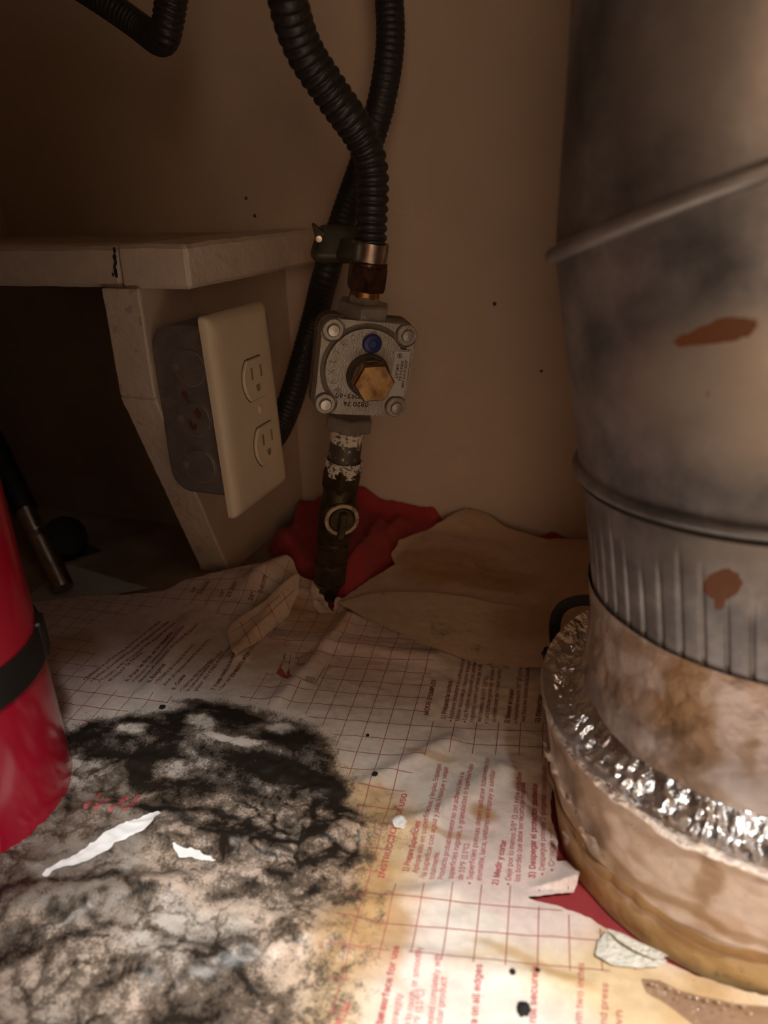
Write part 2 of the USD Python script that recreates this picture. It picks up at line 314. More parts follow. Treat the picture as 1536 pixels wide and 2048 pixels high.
pp = sg.Polygon([(.400, ZS0), (.400, .168), (.4625, 0.0), (YB, 0), (YB, ZS0)])
pm = extrude(pp, .027); pm = T(pm, frame((XP-.027, 0, 0), (0, 1, 0), (0, 0, 1), (1, 0, 0))).subdivide_to_size(.008)
v = pm.vertices; edge = ((v[:, 1] < .47) & (v[:, 1] > .39))
pm.vertices = v+np.c_[np.zeros(len(v)), (meshkit.fbm(v*150, 3, 5)-.5)*.0022*edge, np.zeros(len(v))]
sp = thing('support_panel', 'cream painted plywood panel with a slanted lower edge holding up the shelf', 'panel')
obj('board', pm, 'panel_paint', sp)
fe = []                                                                                  # the paler sawn edge strip
for (y0, z0), (y1, z1) in (((.400, ZS0), (.400, .1685)), ((.400, .1675), (.4625, .0))):
    d = unit((0, y1-y0, z1-z0)); nn = np.cross(d, (1, 0, 0)); L = math.hypot(y1-y0, z1-z0)
    m = cat([box(-.0278, .0008, -.0030, .0004, 0, L, .0008)]).subdivide_to_size(.005)
    m.vertices = m.vertices+np.c_[(meshkit.fbm(m.vertices*240, 3, 3)-.5)*.0014, (meshkit.fbm(m.vertices*200+7, 3, 3)-.5)*.0010, np.zeros(len(m.vertices))]
    fe.append(T(m, frame((XP, y0, z0), (1, 0, 0), np.cross(d, (1, 0, 0)), d)))
obj('edge_strip', fe, 'rail_paint', sp)

# ------------------------------------------------------------------ electrical box with outlet
eb = thing('outlet_box', 'grey metal electrical box with knockouts and ivory duplex outlet on the support panel', 'electrical outlet')
YBX = .404; XPL = -.256
zb0 = ony(375, 985, YBX)[2]; zb1 = ony(345, 652, YBX)[2]
prof = sg.box(XP, zb0, XPL-.004, zb1).buffer(0)
prof = sg.box(XP+.016, zb0+.016, XPL+.03, zb1-.016).buffer(.016, quad_segs=10).intersection(sg.box(XP-.1, -1, XPL-.005, 1))
def face(Y): return frame((0, Y, 0), (1, 0, 0), (0, 0, 1), (0, -1, 0))                    # local xy -> world xz, z towards the camera
bx = bevel_extrude(prof, .072, .0025)
obj('box_body', T(bx, face(YBX+.072)), 'galv_box', eb)
kn = [(381, 735), (391, 838), (401, 931)]
for k, (px, py) in enumerate(kn):
    c = ony(px, py, YBX); r = .0128
    ring = sg.Point(c[0], c[2]).buffer(r, quad_segs=16); 
    ko = obj('knockout', T(bevel_extrude(sg.Point(c[0], c[2]).buffer(r*.94, quad_segs=16), .0011, .0005), face(YBX)), 'galv_box', eb)
    gr = ring.difference(sg.Point(c[0]+.0005, c[2]+.0004).buffer(r*.945, quad_segs=16))
    obj('rim', T(extrude(gr, .0008), face(YBX)), 'galv_shine', ko)
    obj('tab', T(extrude(sg.box(c[0]-r*1.05, c[2]-.0022, c[0]-r*.72, c[2]+.0022), .0013), face(YBX)), 'galv_shine', ko)
def blotch(cx, cz, rx, rz, seed, n=26):
    a = np.arange(n)*2*PI/n; rr = 1+.9*(meshkit.fbm(np.c_[np.cos(a)*1.6, np.sin(a)*1.6, np.full(n, seed*3.1)]+20, 3, seed)-.5)*1.6
    return sg.Polygon(np.c_[cx+rx*rr*np.cos(a), cz+rz*rr*np.sin(a)]).buffer(0)
for k, (px, py, rx, rz) in enumerate([(374, 792, .0024, .0026), (399, 826, .0022, .0032), (390, 853, .0026, .0022), (384, 845, .0012, .0022)]):
    c = ony(px, py, YBX); obj('rust_spot', T(extrude(blotch(c[0], c[2], rx, rz, k), .0004, .0014), face(YBX)), 'rust', eb)
# cover plate: plane X = XPL, seen at a grazing angle
pc = [onx(*q, XPL) for q in ((418, 640), (486, 1040), (577, 961), (534, 606))]
zt = (pc[0][2]+pc[3][2])/2; zb = (pc[1][2]+pc[2][2])/2
yw = np.array([0, 1, 0.0]); upv = unit([0, .10, 1.0])                                     # slightly skewed upright
tiltv = unit([-.036, 0.003, 1.0])
def plate_frame(Y, Z, X=XPL): return frame((X, Y, Z), np.cross(tiltv, (1, 0, 0)), tiltv, (1, 0, 0))
cy, cz, pw, ph = .4354, .155, .0785, .1384
def rounded_rect(w, h, r): return sg.box(-w/2+r, -h/2+r, w/2-r, h/2-r).buffer(r, quad_segs=6)
PF = plate_frame(cy, cz)
lay = [(0, 0), (.0030, 0), (.0055, .0012), (.0075, .0034), (.0083, .0066), (.0086, .011)]
pts = []
for z, inset in lay:
    g = np.array(rounded_rect(pw-2*inset, ph-2*inset, .003).exterior.coords)[:-1]; pts.append(np.c_[g, np.full(len(g), z-.0086)])
plate_m = T(m3.Manifold.hull_points(np.vstack(pts)), PF)
cp = obj('cover_plate', plate_m, 'ivory_plastic', eb, 40)
inv = np.linalg.inv(PF)
def on_plate(px, py): q = inv @ np.r_[onx(px, py, XPL), 1]; return q[:2]
for k, (px, py) in enumerate([(511, 757), (529, 886)]):
    c = on_plate(px, py); R = .0172
    oval = sg.Point(*c).buffer(R, quad_segs=24).intersection(sg.box(c[0]-.02, c[1]-.0142, c[0]+.02, c[1]+.0142))
    obj('socket_gap', T(extrude(oval.buffer(.0007), .0003, .0000), PF), 'gap_shade', cp)
    sk = obj('socket_face', T(bevel_extrude(oval, .0022, .0007), PF), 'ivory_plastic', cp)
    for dx, w in ((-.0064, .0024), (.0064, .0024)):
        obj('slot', T(extrude(sg.box(c[0]+dx-w/2, c[1]+.0005, c[0]+dx+w/2, c[1]+.0088), .0001, .0022), PF), 'slot_shade', cp)
    obj('slot', T(extrude(sg.Point(c[0], c[1]-.0065).buffer(.0026).union(sg.box(c[0]-.0026, c[1]-.0065, c[0]+.0026, c[1]-.0038)), .0001, .0022), PF), 'slot_shade', cp)
c = on_plate(521, 819)
obj('plate_screw', T(lathe([(0, .0014), (.0018, .0013), (.0030, .0006), (.0032, 0)], 20), PF @ frame((c[0], c[1], 0), (1, 0, 0), (0, 1, 0), (0, 0, 1))), 'ivory_plastic', cp, label='ivory screw between the two sockets')

# ------------------------------------------------------------------ the gas line: hose, regulator, shutoff valve
P0 = np.array([*onz(652, 1207)[:2], 0.0]); P1 = ony(742, 490, P0[1])
AX = unit(P1-P0)
def cpt(py):
    """point of the pipe's axis seen at height py"""
    lo, hi = -.1, .5
    for _ in range(40):
        m = (lo+hi)/2; q = P0+AX*m-EYE; y = 1024-FPX*(q@UP)/(q@FW)
        lo, hi = (m, hi) if y > py else (lo, m)
    return P0+AX*lo
def cs(py): return float((cpt(py)-P0)@AX)
def pxr(n, py): return n*depth_of(cpt(py))/FPX
CN = np.array([.58, -.81, 0.0]); CN = unit(CN-(CN@AX)*AX)
CE = np.cross(AX, CN)                                                                       # right-hand side as seen
CF = frame(P0, CE, np.cross(AX, CE), AX)                                                    # local z along the pipe
def ring(py0, py1, r0, r1=None, c=.0008):
    s0, s1 = sorted((cs(py0), cs(py1))); ra, rb = (pxr(r0, py0), pxr(r1 or r0, py1)); lo, hi = (rb, ra) if cs(py0) > cs(py1) else (ra, rb)
    return lathe([(0, s0), (lo-c, s0), (lo, s0+c), (hi, s1-c), (hi-c, s1), (0, s1)], 40, CF)
def hexa(py0, py1, r, rot=PI/6, n=6): s0, s1 = sorted((cs(py0), cs(py1))); return hexnut(pxr(r, py0), s0, s1, CF, rot=rot, n=n)
rg = thing('gas_regulator', 'square grey gas pressure regulator with brass cap, below the corrugated hose', 'gas regulator')
SC = 184/2*depth_of(cpt(742))/FPX                                                           # half side of the square body
RC = cpt(722)
e3 = unit(CN*1.0+np.array([0, 0, -.02])); e3 = unit(e3-(e3@AX)*AX); e1 = np.cross(AX, e3)
RF = frame(RC+e3*.010+e1*.0015, e1, AX, e3)
sq = sg.box(-SC+.0075, -SC+.0075, SC-.0075, SC-.0075).buffer(.0075, quad_segs=10)
obj('lower_housing', [T(extrude(sq.buffer(.0008), .010, -.011), RF), T(lathe([(0, -.028), (.018, -.028), (.024, -.022), (.026, -.010)], 40), RF)], 'cast_dark', rg)
circ = lambda r, x=0, y=0: sg.Point(x, y).buffer(r, quad_segs=24)
cover = extrude(sq, .006)
corners = [(sx*(SC-.0066), sy*(SC-.0066)) for sx in (-1, 1) for sy in (-1, 1)]
boss = shapely.union_all([circ(.0069, *q) for q in corners])
RI = SC-.0040
flatzone = sg.box(-.017, -SC, .0185, -.0185).union(sg.box(.0172, -.0175, .0290, .0145))
top = sq.difference(circ(RI+.0030)).difference(boss.buffer(.0009))
obj('cover', [cover, extrude(top.buffer(0), .0022, .006)] if False else [T(cover, RF), T(extrude(top, .0022, .006), RF), T(extrude(circ(RI-.0004).union(flatzone).intersection(sq).difference(boss.buffer(.0012)), .0030, .006), RF)], 'cast_metal', rg, 30)
for q in corners: obj('corner_lug', T(bevel_extrude(circ(.0069, *q).intersection(sq.buffer(.0004)), .0036, .0006, .006), RF), 'cast_metal', rg, 30)
obj('seal_ring', T(extrude(circ(RI+.0029).intersection(sq).difference(circ(RI-.0003)).difference(boss.buffer(.0004)).difference(flatzone), .0004, .0060), RF), 'cast_dark', rg)
for q in corners:
    obj('screw', T(lathe([(0, .0026), (.0034, .0024), (.0040, .0016), (.0041, 0)], 28), RF @ frame((q[0], q[1], .0094), (1, 0, 0), (0, 1, 0), (0, 0, 1))), 'screw_metal', rg)
obj('centre_boss', T(lathe([(.0145, .009), (.0142, .011), (.0128, .0125), (.0122, .0175), (.0108, .018), (.0108, .017)], 40), RF @ frame((.0020, -.0035, 0), (1, 0, 0), (0, 1, 0), (0, 0, 1))), 'cast_dark', rg)
obj('hex_cap', hexnut(.0134, .0170, .0262, RF @ frame((.0020, -.0035, 0), (1, 0, 0), (0, 1, 0), (0, 0, 1)), .0012, rot=.12), 'brass_cap', rg, 25, label='brown brass hexagonal cap')
obj('vent_plug', T(lathe([(.0062, .009), (.0062, .0112), (.0054, .0122), (.0030, .0125), (.0024, .0119), (0, .0119)], 32), RF @ frame((.0015, .0175, 0), (1, 0, 0), (0, 1, 0), (0, 0, 1))), 'blue_plastic', rg, label='blue vent plug')
def flat(text, h, depth=.0003, bold=False): 
    m = meshkit.text_mesh(text, h, depth, bold); m.apply_translation([-m.bounds[:, 0].mean(), 0, 0]); return m
arc = []
for k, ch in enumerate('MAXITROL'):
    a = math.radians(222-k*17.2); rr = RI-.0060
    arc.append(T(flat(ch, .0038, .0011), RF @ frame((rr*math.cos(a), rr*math.sin(a), .0089), (math.sin(a), -math.cos(a), 0), (math.cos(a), math.sin(a), 0), (0, 0, 1))))
obj('embossed_text', arc, 'cast_metal', rg, False)
pr = []
for t, y in (('7610P093-60', -.0195), ('0820 74', -.0248)):
    pr.append(T(flat(t, .0030, .00012, True), RF @ frame((-.0035, y+.0030, .0091), (-1, 0, 0), (0, -1, 0), (0, 0, 1))))
obj('printed_code', pr, 'print_black', rg, False)
lb = sg.box(.0178, -.0165, .0282, .0135)
obj('label_plate', T(extrude(lb, .0005, .0090), RF), 'label_grey', rg, label='pale grey printed rating label')
pr = [T(extrude(circ(.0016).difference(circ(.0012)), .00012), RF @ frame((.0212, .0108, .0096), (1, 0, 0), (0, 1, 0), (0, 0, 1))), T(extrude(circ(.0006), .00012), RF @ frame((.0212, .0108, .0096), (1, 0, 0), (0, 1, 0), (0, 0, 1)))]
for t, x, y in (('1/2" NPT', .0212, .0005), ('PS 1/2 PSIG', .0238, .0010), ('MAX 2.0 LP 10.0"', .0264, -.0010)):
    pr.append(T(flat(t, .0016, .00012, True), RF @ frame((x+.0006, y, .0096), (0, 1, 0), (-1, 0, 0), (0, 0, 1))))
obj('label_text', pr, 'print_black', rg, False)
obj('inlet_hex', [hexa(604, 642, 56, .2), hexa(590, 606, 35, .35)], 'cast_metal', rg, 25)
obj('outlet_hex', [hexa(828, 856, 50, .35)], 'cast_metal', rg, 25)
sv = thing('gas_valve', 'dull brass gas shutoff valve and pipe rising through the torn paper', 'valve')
obj('nipple', ring(850, 945, 32), 'pipe_iron', sv)
def dope(py0, py1, r, seed):
    s0, s1 = sorted((cs(py0), cs(py1))); m = lathe([(pxr(r, py0)-.0004, s0), (pxr(r, py0)+.0004, s0+.001), (pxr(r, py1)+.0003, s1-.001), (pxr(r, py1)-.0006, s1)], 64, CF).subdivide_to_size(.0012)
    n = trimesh.Trimesh(m.vertices, m.faces, process=True); n.vertices = n.vertices+n.vertex_normals*(meshkit.fbm(n.vertices*700, 3, seed)[:, None]-.6)*.0016; return n
obj('pipe_dope', dope(853, 884, 33, 1), 'pipe_dope', sv, label='smeared off-white thread sealant')
obj('pipe_dope', dope(918, 948, 37, 2), 'pipe_dope', sv, label='smeared off-white thread sealant')
s0, s1 = cs(1062), cs(930)
hx = m3.Manifold.hull_points(np.vstack([np.c_[np.array(ngon(6, pxr(42, 950), .2).exterior.coords)[:-1]*s, np.full(6, z)] for s, z in ((.90, cs(975)), (1, cs(965)), (1, cs(938)), (.92, cs(930)))]))
body = lathe([(0, cs(1065)), (pxr(30, 1060), cs(1065)), (pxr(37, 1040), cs(1050)), (pxr(38, 1020), cs(1020)), (pxr(34, 990), cs(985)), (pxr(36, 970), cs(968)), (0, cs(966))], 40)
obj('valve_body', [T(hx, CF), T(body, CF), hexa(1042, 1076, 38, .2)], 'valve_brass', sv, 28)
VR = cpt(1021); vf = frame_z(VR+CN*pxr(30, 1021), CN, CE)
rad = pxr(34, 1021)
gap = sg.Polygon([(0, 0), (-.004, -.02), (.004, -.02)])
obj('stem_housing', T(lathe([(rad*1.02, -.012), (rad*1.02, .0015), (rad*.98, .0025), (0, .0025)], 40), vf), 'valve_brass', sv)
obj('retaining_ring', T(bevel_extrude(circ(rad), .0018, .0004) if False else extrude(circ(rad).difference(circ(rad*.80)).difference(affinity.translate(gap, 0, 0)), .0020, .0022), vf), 'valve_ring', sv, label='pale open retaining ring')
obj('valve_stem', T(cat([bevel_extrude(circ(rad*.72), .0022, .0006, .0022), box(-.0026, .0026, -rad*1.12, rad*.55, .004, .0085, .0008)]), vf), 'valve_brass', sv)
obj('coupling', [ring(1074, 1088, 29), ring(1088, 1094, 32)], 'valve_brass', sv)
obj('union_nut', [hexa(1084, 1122, 35, .3), ring(1120, 1128, 33)], 'valve_brass', sv, 25)
obj('flare_nut', [hexa(1124, 1160, 36, .3), lathe([(pxr(33, 1160), cs(1158)), (pxr(25, 1175), cs(1172)), (pxr(19, 1190), cs(1186)), (pxr(17, 1190), cs(1192))], 40, CF)], 'valve_brass', sv, 25)
obj('riser_pipe', lathe([(pxr(16, 1190), -.002), (pxr(16.5, 1190), cs(1180)), (0, cs(1178))], 32, CF), 'pipe_iron', sv)

# corrugated gas hose: from the top of the regulator up, bending left and towards the front
gh = thing('corrugated_gas_hose', 'dark grey corrugated gas hose rising from the regulator', 'hose')
db = depth_of(cpt(490))
hp = [(742, 520, db), (741, 478, db), (743, 430, db-.004), (745, 380, db-.009), (741, 325, db-.016), (719, 268, db-.026), (682, 214, db-.040), (645, 160, db-.052), (612, 108, db-.064), (590, 55, db-.076), (576, 0, db-.088), (566, -70, db-.100), (560, -230, db-.12)]
PH = np.array([at(*q) for q in hp])
hr = np.interp(np.linspace(0, 1, 24), np.linspace(0, 1, 5), [30.5*db/FPX, 31*(db-.01)/FPX, 35*(db-.04)/FPX, 38*(db-.08)/FPX, 38*(db-.09)/FPX])
obj('hose_body', corrugated(PH, hr, .0055, .0011), 'hose_rubber', gh, True)
obj('compression_nut', [hexnut(pxr(41, 550), cs(580), cs(526), CF, .0025, rot=.45), ring(521, 532, 38)], 'bronze_dark', gh, 25, label='dark bronze compression nut')
obj('brass_ferrule', ring(577, 600, 30), 'brass', gh, label='bright brass ring under the nut')

# flexible conduit from the ceiling behind the hose down to the outlet box
cd = thing('electrical_conduit', 'black flexible electrical conduit running behind the gas hose into the outlet box', 'conduit')
dc = .545
cpx = [(772, -200, .47), (776, -20, .49), (781, 60, .495), (776, 130, .50), (760, 215, .51), (735, 300, .525), (703, 390, .54), (676, 470, .545), (653, 545, .55)]
PC = np.vstack([[at(*q) for q in cpx], [onx(632, 625, -.262), onx(611, 700, -.273), onx(588, 780, -.280), onx(567, 838, -.285), (-.287, .4745, onx(560, 856, -.286)[2])]])
Q, L = spline(PC, 260); s = np.linspace(0, L, 260)
obj('sheath', corrugated(PC, np.array([27*.5, 28*.5, 28*.51, 27*.53, 27*.54, 27.5*.54, 28*.54, 29*.53, 29*.52])/FPX, .0042, .00035), 'conduit_rubber', cd, True)
def strip_on(P, off, r): return tube(P+off, r, 8)
# glossy printed dashes on the sheath
dash = []
for k in range(9):
    i = 163+k*5; dpt = unit(EYE-Q[i]); side = unit(np.cross(Q[i+2]-Q[i], dpt)); dash.append(tube(np.array([Q[i]+dpt*.0102+side*.0012, Q[i+2]+dpt*.0102+side*.0012]), .00035, 6))
obj('worn_marking', dash, 'galv_shine', cd, label='faint pale dashes along the sheath')
bd = []
for k in range(12):
    i = 62+k*4; nrm = unit(np.cross(Q[i+1]-Q[i], EYE-Q[i])); nrm = nrm if nrm@RT > 0 else -nrm
    bd.append(T(trimesh.creation.icosphere(1, .0011), frame(Q[i]+nrm*.0097, (1, 0, 0), (0, 1, 0), (0, 0, 1))))
obj('paint_speck', bd, 'pipe_dope', cd, label='row of pale paint specks along the right edge')

# clamp that ties the hose to the conduit
cl = thing('hose_clamp', 'steel band clamp with green bracket holding hose and conduit at the shelf corner', 'clamp')
hc = cpt(503); rb = pxr(36, 503)
obj('steel_band', lathe([(rb-.0012, -.0055), (rb, -.0055), (rb+.0002, 0), (rb, .0055), (rb-.0012, .0055), (rb-.0012, -.0055)], 48, frame(hc, CE, np.cross(AX, CE), AX)), 'band_steel', cl)
cc = at(661, 487, .532); axc = unit(at(676, 455, .54)-at(650, 540, .54))
# the bracket hugs the conduit and reaches across to the band
br = m3.Manifold.batch_hull([m3.Manifold.sphere(.0055, 20).translate(tuple(cc+axc*a+RT*b+CN*c)) for a in (-.007, .009) for b in (-.008, .012) for c in (.004, .013)])
obj('bracket', [br, m3.Manifold.batch_hull([m3.Manifold.sphere(.0035, 16).translate(tuple(q)) for q in (cc+RT*.006-axc*.007+CN*.014, cc+RT*.006+axc*.003+CN*.014, hc-CE*rb*.8+AX*.003+CN*.006, hc-CE*rb*.8-AX*.003+CN*.006)])], 'clamp_green', cl, True)
obj('bracket_tab', m3.Manifold.batch_hull([m3.Manifold.sphere(.0012, 10).translate(tuple(at(*q))) for q in ((630, 455, .50), (648, 468, .50), (634, 475, .50), (627, 449, .505))]), 'clamp_green', cl, True)
obj('clamp_screw', T(lathe([(0, .002), (.002, .0018), (.0028, .0008), (.0028, -.002)], 20), frame_z(at(638, 478, .488), EYE-at(638, 478, .488))), 'screw_metal', cl)

# a second loop of black hose hanging at the top left
lh = thing('hanging_black_hose', 'black ribbed hose hanging in a loop at the upper left', 'hose')
lp = [(60, -90, .47), (160, -28, .47), (235, 22, .468), (290, 62, .465), (318, 80, .455), (331, 68, .444), (338, 30, .437), (345, -20, .43), (352, -110, .42)]
obj('hose_body', corrugated(np.array([at(*q) for q in lp]), np.array([27*.47, 27*.47, 27*.46, 27*.45, 29*.44, 32*.43, 32*.42])/FPX, .0034, .0005), 'hose_rubber', lh, True)

# ------------------------------------------------------------------ galvanised vent duct with its taped boot
DC = np.array([.066, .32]); RD = .0755
dt = thing('vent_duct', 'rust-spotted galvanised metal vent duct with beaded elbow seams', 'duct')
A = np.linspace(0, 2*PI, 181)[:-1]
def circle_ring(c, n, r, xh=(1, 0, 0)):
    M = frame_z(c, n, xh); return np.array(c)+r*(np.cos(A)[:, None]*M[:3, 0]+np.sin(A)[:, None]*M[:3, 1])
def loft(rings):
    n = len(rings); s = len(A); v = np.vstack(rings); i, j = np.meshgrid(np.arange(n-1), np.arange(s), indexing='ij'); k = (j+1) % s
    q = np.stack([i*s+j, i*s+k, (i+1)*s+k, (i+1)*s+j], -1).reshape(-1, 4)
    return trimesh.Trimesh(v, np.vstack([q[:, [0, 1, 2]], q[:, [0, 2, 3]]]), process=False)
LV = np.array([-.98, .2, 0]); CB = np.array([*DC, .105])                                  # the upper parts lean to the left
c1 = CB+LV*.0135+[0, 0, .0770]; n1 = unit([0, 0, 1.0]+LV*.06)
c2 = CB+LV*.0335+[0, 0, .186]; n2 = unit([0, 0, .94]+LV*.34)
def between(a, b, ra, rb, k):
    t = np.linspace(0, 1, k)[:, None, None]; return list(a[None]*(1-t)+b[None]*t)
lowtop = circle_ring(c1, n1, RD); r2 = circle_ring(c2, n2, RD*1.02)
ctop = np.array([c2[0]+.004, c2[1], .855]); r3 = circle_ring(ctop, (0, 0, 1), RD*1.02)
def paintvals(m, patches, chalk):
    v = m.vertices; rust = np.zeros(len(v)); ch = np.zeros(len(v))
    for P, rx, rz, amt in patches:
        d = v-P; h = d@RT; w = d@UP; rust = np.maximum(rust, amt*(1-sstep(.6, 1.25, np.sqrt((h/rx)**2+(w/rz)**2))))
    for P, rx, rz, amt in chalk:
        d = v-P; h = d@RT; w = d@UP; ch = np.maximum(ch, amt*(1-sstep(.3, 1.2, np.sqrt((h/rx)**2+(w/rz)**2))))
    return {'rust': rust, 'chalk': ch}
def on_duct(px, py): 
    d = ray(px, py); a = d[0]**2+d[1]**2; b = -2*(d[0]*DC[0]+d[1]*DC[1]); k = DC@DC-RD**2; D = max(b*b-4*a*k, 0)
    return EYE+d*((-b-math.sqrt(D))/(2*a))
Pt = on_duct
upm = loft(between(r2, r3, 0, 0, 60)); 
obj('upper_gore', upm, 'galvanised', dt, True, primvars=paintvals(upm, [], [(Pt(1500, 60), .04, .04, .5), (Pt(1420, 210), .025, .025, .4)]))
mid = loft(between(lowtop, r2, 0, 0, 70))
obj('middle_gore', mid, 'galvanised', dt, True, primvars=paintvals(mid,
    [(Pt(1365, 698), .0085, .0026, .85), (Pt(1418, 678), .0085, .0040, .85), (Pt(1385, 803), .0018, .0018, .6), (Pt(1230, 880), .012, .010, .16)],
    [(Pt(1430, 760), .034, .022, .75), (Pt(1520, 800), .03, .03, .7), (Pt(1290, 720), .012, .008, .4)]))
def bead(c, n, r, rad): 
    M = frame_z(c, n); P = np.array(c)+r*(np.cos(A)[:, None]*M[:3, 0]+np.sin(A)[:, None]*M[:3, 1]); P = np.vstack([P, P[:2]]); return tube(P, rad, 14, cap=False)
obj('seam_bead', [bead(c1+n1*.001, n1, RD+.0006, .0026)], 'galvanised', dt, True, primvars={'rust': np.full(len(bead(c1, n1, RD, .0026).vertices), .12), 'chalk': np.zeros(len(bead(c1, n1, RD, .0026).vertices))})
bm = bead(c2, n2, RD*1.02+.0008, .0031); obj('seam_bead', bm, 'galvanised', dt, True, primvars={'rust': np.full(len(bm.vertices), .05), 'chalk': np.full(len(bm.vertices), .25)})
ZTAPE = .126
rows = []
for z in np.linspace(.02, .180, 120):
    crimp = sstep(.162, .150, z) if False else (1-sstep(.148, .163, z))
    g = np.abs(np.sin(A*26))**14 if False else np.exp(-((np.mod(A*52/(2*PI), 1)-.5)/.10)**2)
    r = RD-.0019*crimp*g
    rows.append(np.c_[DC[0]+r*np.cos(A), DC[1]+r*np.sin(A), np.full(len(A), z)])
A_save = A; A = np.linspace(0, 2*PI, 721)[:-1]; rows = []
for z in np.linspace(.048, .180, 80):
    crimp = 1-sstep(.146, .168, z+.006*np.sin(A*13)); g = np.exp(-((np.mod(A*56/(2*PI), 1)-.5)/.085)**2); r = RD-.0013*crimp*g
    o = max(0, (z-.105)/.077)*.0125*LV; rows.append(np.c_[DC[0]+o[0]+r*np.cos(A), DC[1]+o[1]+r*np.sin(A), np.full(len(A), z)])
lowm = loft(rows); A = A_save
obj('crimped_collar', lowm, 'galvanised', dt, True, primvars=paintvals(lowm, [(Pt(1440, 1168), .0052, .0062, .9), (Pt(1436, 1205), .002, .004, .6), (Pt(1300, 1275), .02, .004, .2)], [(Pt(1500, 1090), .03, .02, .3)]))
obj('joint_shadow_gap', [bead(c1-n1*.003, n1, RD+.0002, .0009)], 'slot_dark', dt, True)

bt = thing('duct_boot', 'round duct boot wrapped in stained beige tape with a crumpled foil top', 'duct boot')
A_save = A; A = np.linspace(0, 2*PI, 541)[:-1]
ZR = .070; RC0 = np.array([.0614, .2953]); RC1 = np.array([.0718, .3145]); RB, RR = .0785, .1015
def boot_ring(r_off, z, amp=0.0, sc=45, seed=1, zamp=0.0):
    """a ring of the boot's cone at height z, r_off outside it, crumpled by noise"""
    t = z/ZR; c = RC0*(1-t)+RC1*t; r = RB*(1-t)+RR*t+r_off; q = np.c_[c[0]+r*np.cos(A), c[1]+r*np.sin(A), np.full(len(A), z)]
    d = np.abs(meshkit.fbm(q*sc, 3, seed)-.5)*2*1.5-.3+(meshkit.fbm(q*sc*2.7, 2, seed+3)-.5)*.5; r = r+amp*d
    return np.c_[c[0]+r*np.cos(A), c[1]+r*np.sin(A), z+zamp*(meshkit.fbm(q*70, 3, seed+6)-.5)*2]
def stain_vals(m, base, low, spots, zlow):
    v = m.vertices; n = meshkit.fbm(v*38, 4, 3)-.5; zz = v[:, 2]+.02*n
    t = np.tile(np.array(base, float), (len(v), 1)); f = 1-sstep(zlow*.55, zlow*1.1, zz); t = t*(1-f[:, None])+np.array(low)*f[:, None]
    n2 = sstep(.03, .14, meshkit.fbm(v*55, 4, 9)-.5); t = t*(1-.35*n2[:, None])+np.array((.36, .20, .08))*.35*n2[:, None]
    w = (meshkit.fbm(v*70, 3, 13)-.5)*.014
    for P_, rx, rz, am in spots:
        d = v-P_; k_ = am*(1-sstep(.5, 1.15, np.hypot((d@RT+w)/rx, (d[:, 2]+w)/rz))); t = t*(1-k_[:, None])+np.array((.30, .17, .065))*k_[:, None]
    return {'tint': t, 'mold': .04+.9*sstep(.17, .27, meshkit.fbm(v*130, 3, 17)-.5)*.35, 'vein': np.zeros(len(v))}
def on_boot(px, py):
    d = ray(px, py); c = .5*(RC0+RC1); r = .5*(RB+RR)+.004; a = d[0]**2+d[1]**2; b = -2*(d[0]*c[0]+d[1]*c[1]); k = c@c-r*r; return EYE+d*((-b-math.sqrt(max(b*b-4*a*k, 0)))/(2*a))
twm = loft([boot_ring(0, z, .0022*(.3+.7*z/ZR), 42, 11) for z in np.linspace(.0026, ZR-.001, 60)])
obj('taped_wall', twm, 'shelf_paper', bt, True, primvars=stain_vals(twm, (.66, .53, .43), (.50, .34, .15), [(on_boot(1415, 1780), .004, .022, .7), (on_boot(1240, 1760), .020, .006, .6), (on_boot(1360, 1830), .022, .004, .6), (on_boot(1190, 1640), .008, .016, .5), (on_boot(1500, 1895), .020, .003, .6)], .026))
obj('tape_lap', loft([boot_ring(o, z, .0022, 42, 11, .0025) for o, z in ((.0002, .0215), (.0010, .0220), (.0010, .0265), (.0002, .0270))]), 'tape_edge', bt, True)
def foil_pts(t, seed=21):
    """t from 0 (rim) to 1 (duct): the foil top dips from the rim to the duct"""
    c = RC1*(1-t)+DC*t; r = (RR+.0012)*(1-t)+(RD+.0014)*t; z0 = ZR+.0015-.004*t-.006*math.sin(PI*t); q = np.c_[c[0]+r*np.cos(A), c[1]+r*np.sin(A), np.full(len(A), .03)]
    w = math.sin(PI*min(max(t, .06), .94)); n = ((np.abs(meshkit.fbm(q*70, 3, seed)-.5)*2-.25)*.0085+(np.abs(meshkit.fbm(q*210, 2, seed+2)-.5)*2-.25)*.0034+.0006*np.sin(A*90+6*t+30*meshkit.fbm(q*40, 3, 5)))
    return np.c_[q[:, :2], z0+n*w+.002*(meshkit.fbm(q*60, 2, 8)-.5)]
foil = [boot_ring(.0014, ZR-.0035, .002, 60, 4, .003), boot_ring(.0020, ZR-.002, .001, 60, 4, .001)]+[foil_pts(t) for t in np.linspace(0, 1, 42)]
obj('foil_rim', loft(foil), 'foil', bt, 60)
def sleeve_ring(z, k):
    q = np.c_[DC[0]+RD*np.cos(A), DC[1]+RD*np.sin(A), np.full(len(A), z*.6)]; d = (np.abs(meshkit.fbm(q*55, 3, 31)-.5)*2-.1)*.0030+(np.abs(meshkit.fbm(q*150, 2, 33)-.5)*2)*.0008; r = RD+.0012+d*math.sin(PI*min(max(k, .05), .93))
    o = max(0, (z-.105)/.077)*.0125*LV
    return np.c_[DC[0]+o[0]+r*np.cos(A), DC[1]+o[1]+r*np.sin(A), z+.003*(meshkit.fbm(q*30, 2, 9)-.5)]
slm = loft([sleeve_ring(z, k) for k, z in zip(np.linspace(0, 1, 60), np.linspace(ZR-.012, ZTAPE, 60))])
